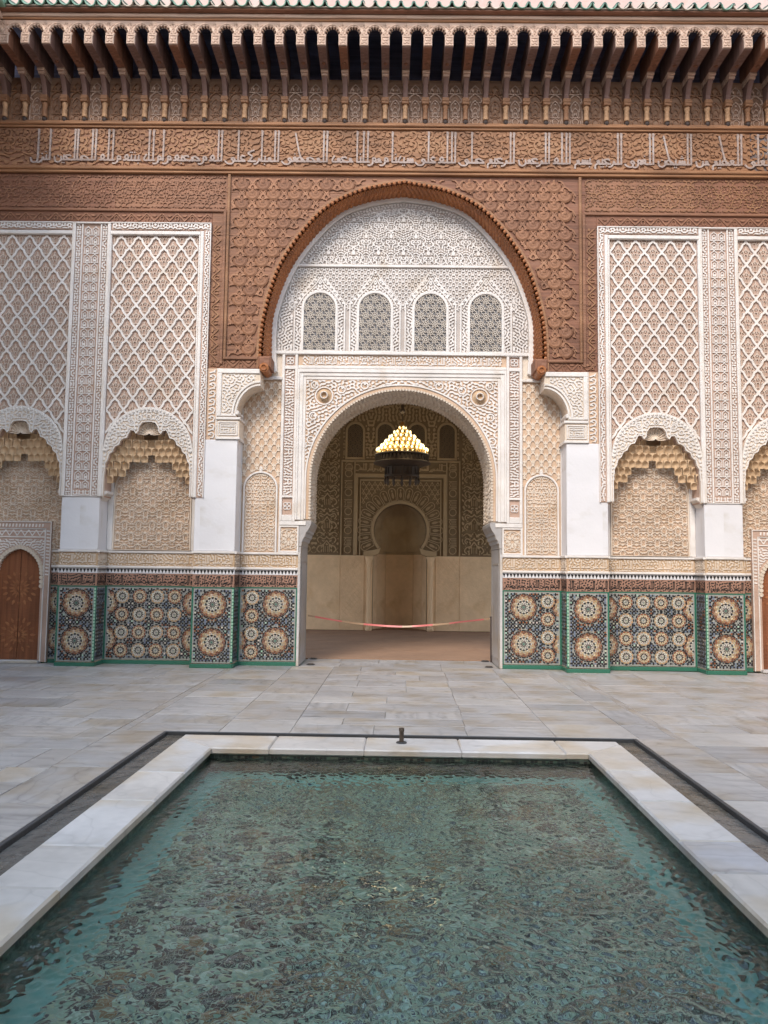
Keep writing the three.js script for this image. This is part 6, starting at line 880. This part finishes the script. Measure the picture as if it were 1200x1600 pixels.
// water: wind ripples, with rings spreading from a few bubbling spots
{
  const r = rng(4242), W = []; for (let i = 0; i < 44; i++) { const l = 0.028 * Math.pow(3.6, r()), k = 2 * Math.PI / l, a = r() * Math.PI * 2; W.push([Math.cos(a) * k, Math.sin(a) * k, r() * 6.28, l]); }
  const spots = [[0.12, 9.75, 1.0, 0.085], [0.15, 7.0, 0.55, 0.11], [-1.0, 7.2, 0.6, 0.10], [1.1, 9.6, 0.4, 0.12]];
  const hgt = (x, z) => {
    let h = 0; const n1 = fbm(x * 1.3 + 7, z * 1.3, 3, 0, 3), near = spots.reduce((a, q) => a + q[2] * Math.exp(-((x - q[0]) ** 2 + (z - q[1]) ** 2) / 0.35), 0), amp = (0.35 + 2.2 * n1 * n1) * (1 + 1.5 * near);
    const wx = x + 0.04 * Math.sin(z * 5.1 + 2 * n1), wz = z + 0.04 * Math.sin(x * 4.3);
    for (const w of W) { const c = Math.cos(w[0] * wx + w[1] * wz + w[2]); h += w[3] * 0.0098 * c * (0.7 + 0.3 * c) * amp; }
    for (const [sx, sz, s, l] of spots) { const d = Math.hypot(x - sx, z - sz); h += s * l * 0.014 * Math.cos(2 * Math.PI * d / l) * Math.exp(-d * 1.8); }
    return h;
  };
  const wat = mat('pool_water', L(0.93, 1, 0.98), { transmission: 1, thickness: 0.5, ior: 1.333, roughness: 0.0, specularIntensity: 1 });
  const x0 = -1.639, x1 = 1.659, z0 = 5.791, z1 = 11.32;
  const wg = surf(380, 620, (u, v) => { const x = x0 + (x1 - x0) * u, z = z0 + (z1 - z0) * v; return [x, -0.085 + hgt(x, z), z, x, z]; });
  { const P = wg.attributes.position; const N = wg.attributes.normal; for (let i = 0; i < P.count; i++) if (N.getY(i) < 0) N.setXYZ(i, -N.getX(i), -N.getY(i), -N.getZ(i)); const I = wg.index.array; for (let i = 0; i < I.length; i += 3) { const t = I[i]; I[i] = I[i + 1]; I[i + 1] = t; } }
  const water = new THREE.Group(); water.name = 'water'; shade(water); scene.add(water);
  part(water, 'water_surface', wg, wat);
}
{ // bronze water spout on the far coping
  const S = thing('water_spout', 'small dark bronze pipe spout standing on the far coping of the pool', 'spout', [0.03, 0.006, 5.52]);
  part(S, 'pipe', lathe([[0.021, 0], [0.021, 0.10], [0.025, 0.108], [0.025, 0.132], [0.017, 0.132], [0.015, 0.10], [0, 0.09]], 14), M.iron); part(S, 'collar', lathe([[0, 0.012], [0.045, 0.010], [0.05, 0]], 16), M.lead); part(S, 'nozzle', new THREE.CylinderGeometry(0.010, 0.012, 0.05, 10).rotateX(Math.PI / 2), M.iron, [0, 0.115, 0.035]);
}
// ---------------------------------------------------------------- wall above the roof, and the wings that close the court
{
  const pink = plaster('pale_pink_plaster', L(0.52, 0.375, 0.34));
  const U = thing('parapet_wall', 'pale pink plastered wall rising behind the tiled eave at the top of the picture', 'wall'); U.rotation.y = 0.8 * D2R;
  part(U, 'wall_face', box(-9, 9, 9.9, 14.2, -1.9, -1.5, 0.01), pink); part(U, 'coping', box(-9, 9, 14.2, 14.35, -1.95, -1.45, 0.01), M.white);
  const wing = (name, label, len, pos, turn, e0 = 0.75, e1 = 0.75) => { // local: wall face at z = 0, x from 0 to len
    const w = thing(name, label, 'courtyard wing', pos); w.rotation.y = turn;
    part(w, 'wall', box(0, len, 0, 10.3, -0.5, 0, 0), M.cream); part(w, 'dado', box(0, len, 0.0, 1.55, 0.001, 0.03, 0.004), M.grout); part(w, 'cedar_band', box(0, len, 7.2, 8.9, 0.001, 0.06, 0.006), M.wood); const q0 = e0, q1 = len - e1; part(w, 'eave_fascia', box(q0, q1, 9.87, 10.10, 0.61, 0.65, 0.004), M.woodPale); part(w, 'eave_moulding', box(q0, q1, 10.102, 10.19, 0.54, 0.69, 0.01), M.woodPale); part(w, 'soffit', box(q0, q1, 10.06, 10.10, 0.001, 0.605, 0), M.woodDark); part(w, 'tile_edge', box(q0, q1, 10.2, 10.36, 0.0, 0.8, 0.02), M.roofRim); part(w, 'cedar_board', box(0, len, 8.9, 10.05, 0.001, 0.03, 0.003), M.woodDark);
    for (let x = q0 + 0.2; x < q1 - 0.1; x += 0.33) part(w, 'beam', cornerBeam, M.woodBeam, [x, 0, 0]);
  };
  const cornerBeam = box(-0.062, 0.062, 9.70, 10.05, 0.001, 0.60, 0.005);
  wing('courtyard_wing', 'left wing of the court, its eave corner at the top left of the picture', 16.1, [-7.0, 0, 16.6], Math.PI / 2); wing('courtyard_wing', 'right wing of the court beyond the right side door', 16.1, [7.0, 0, 0.5], -Math.PI / 2); wing('courtyard_wing', 'wing of the court opposite the great doorway, behind the viewer', 14.0, [7.0, 0, 16.7], Math.PI);
}
scene.updateMatrixWorld(true);
renderer.render(scene, camera);
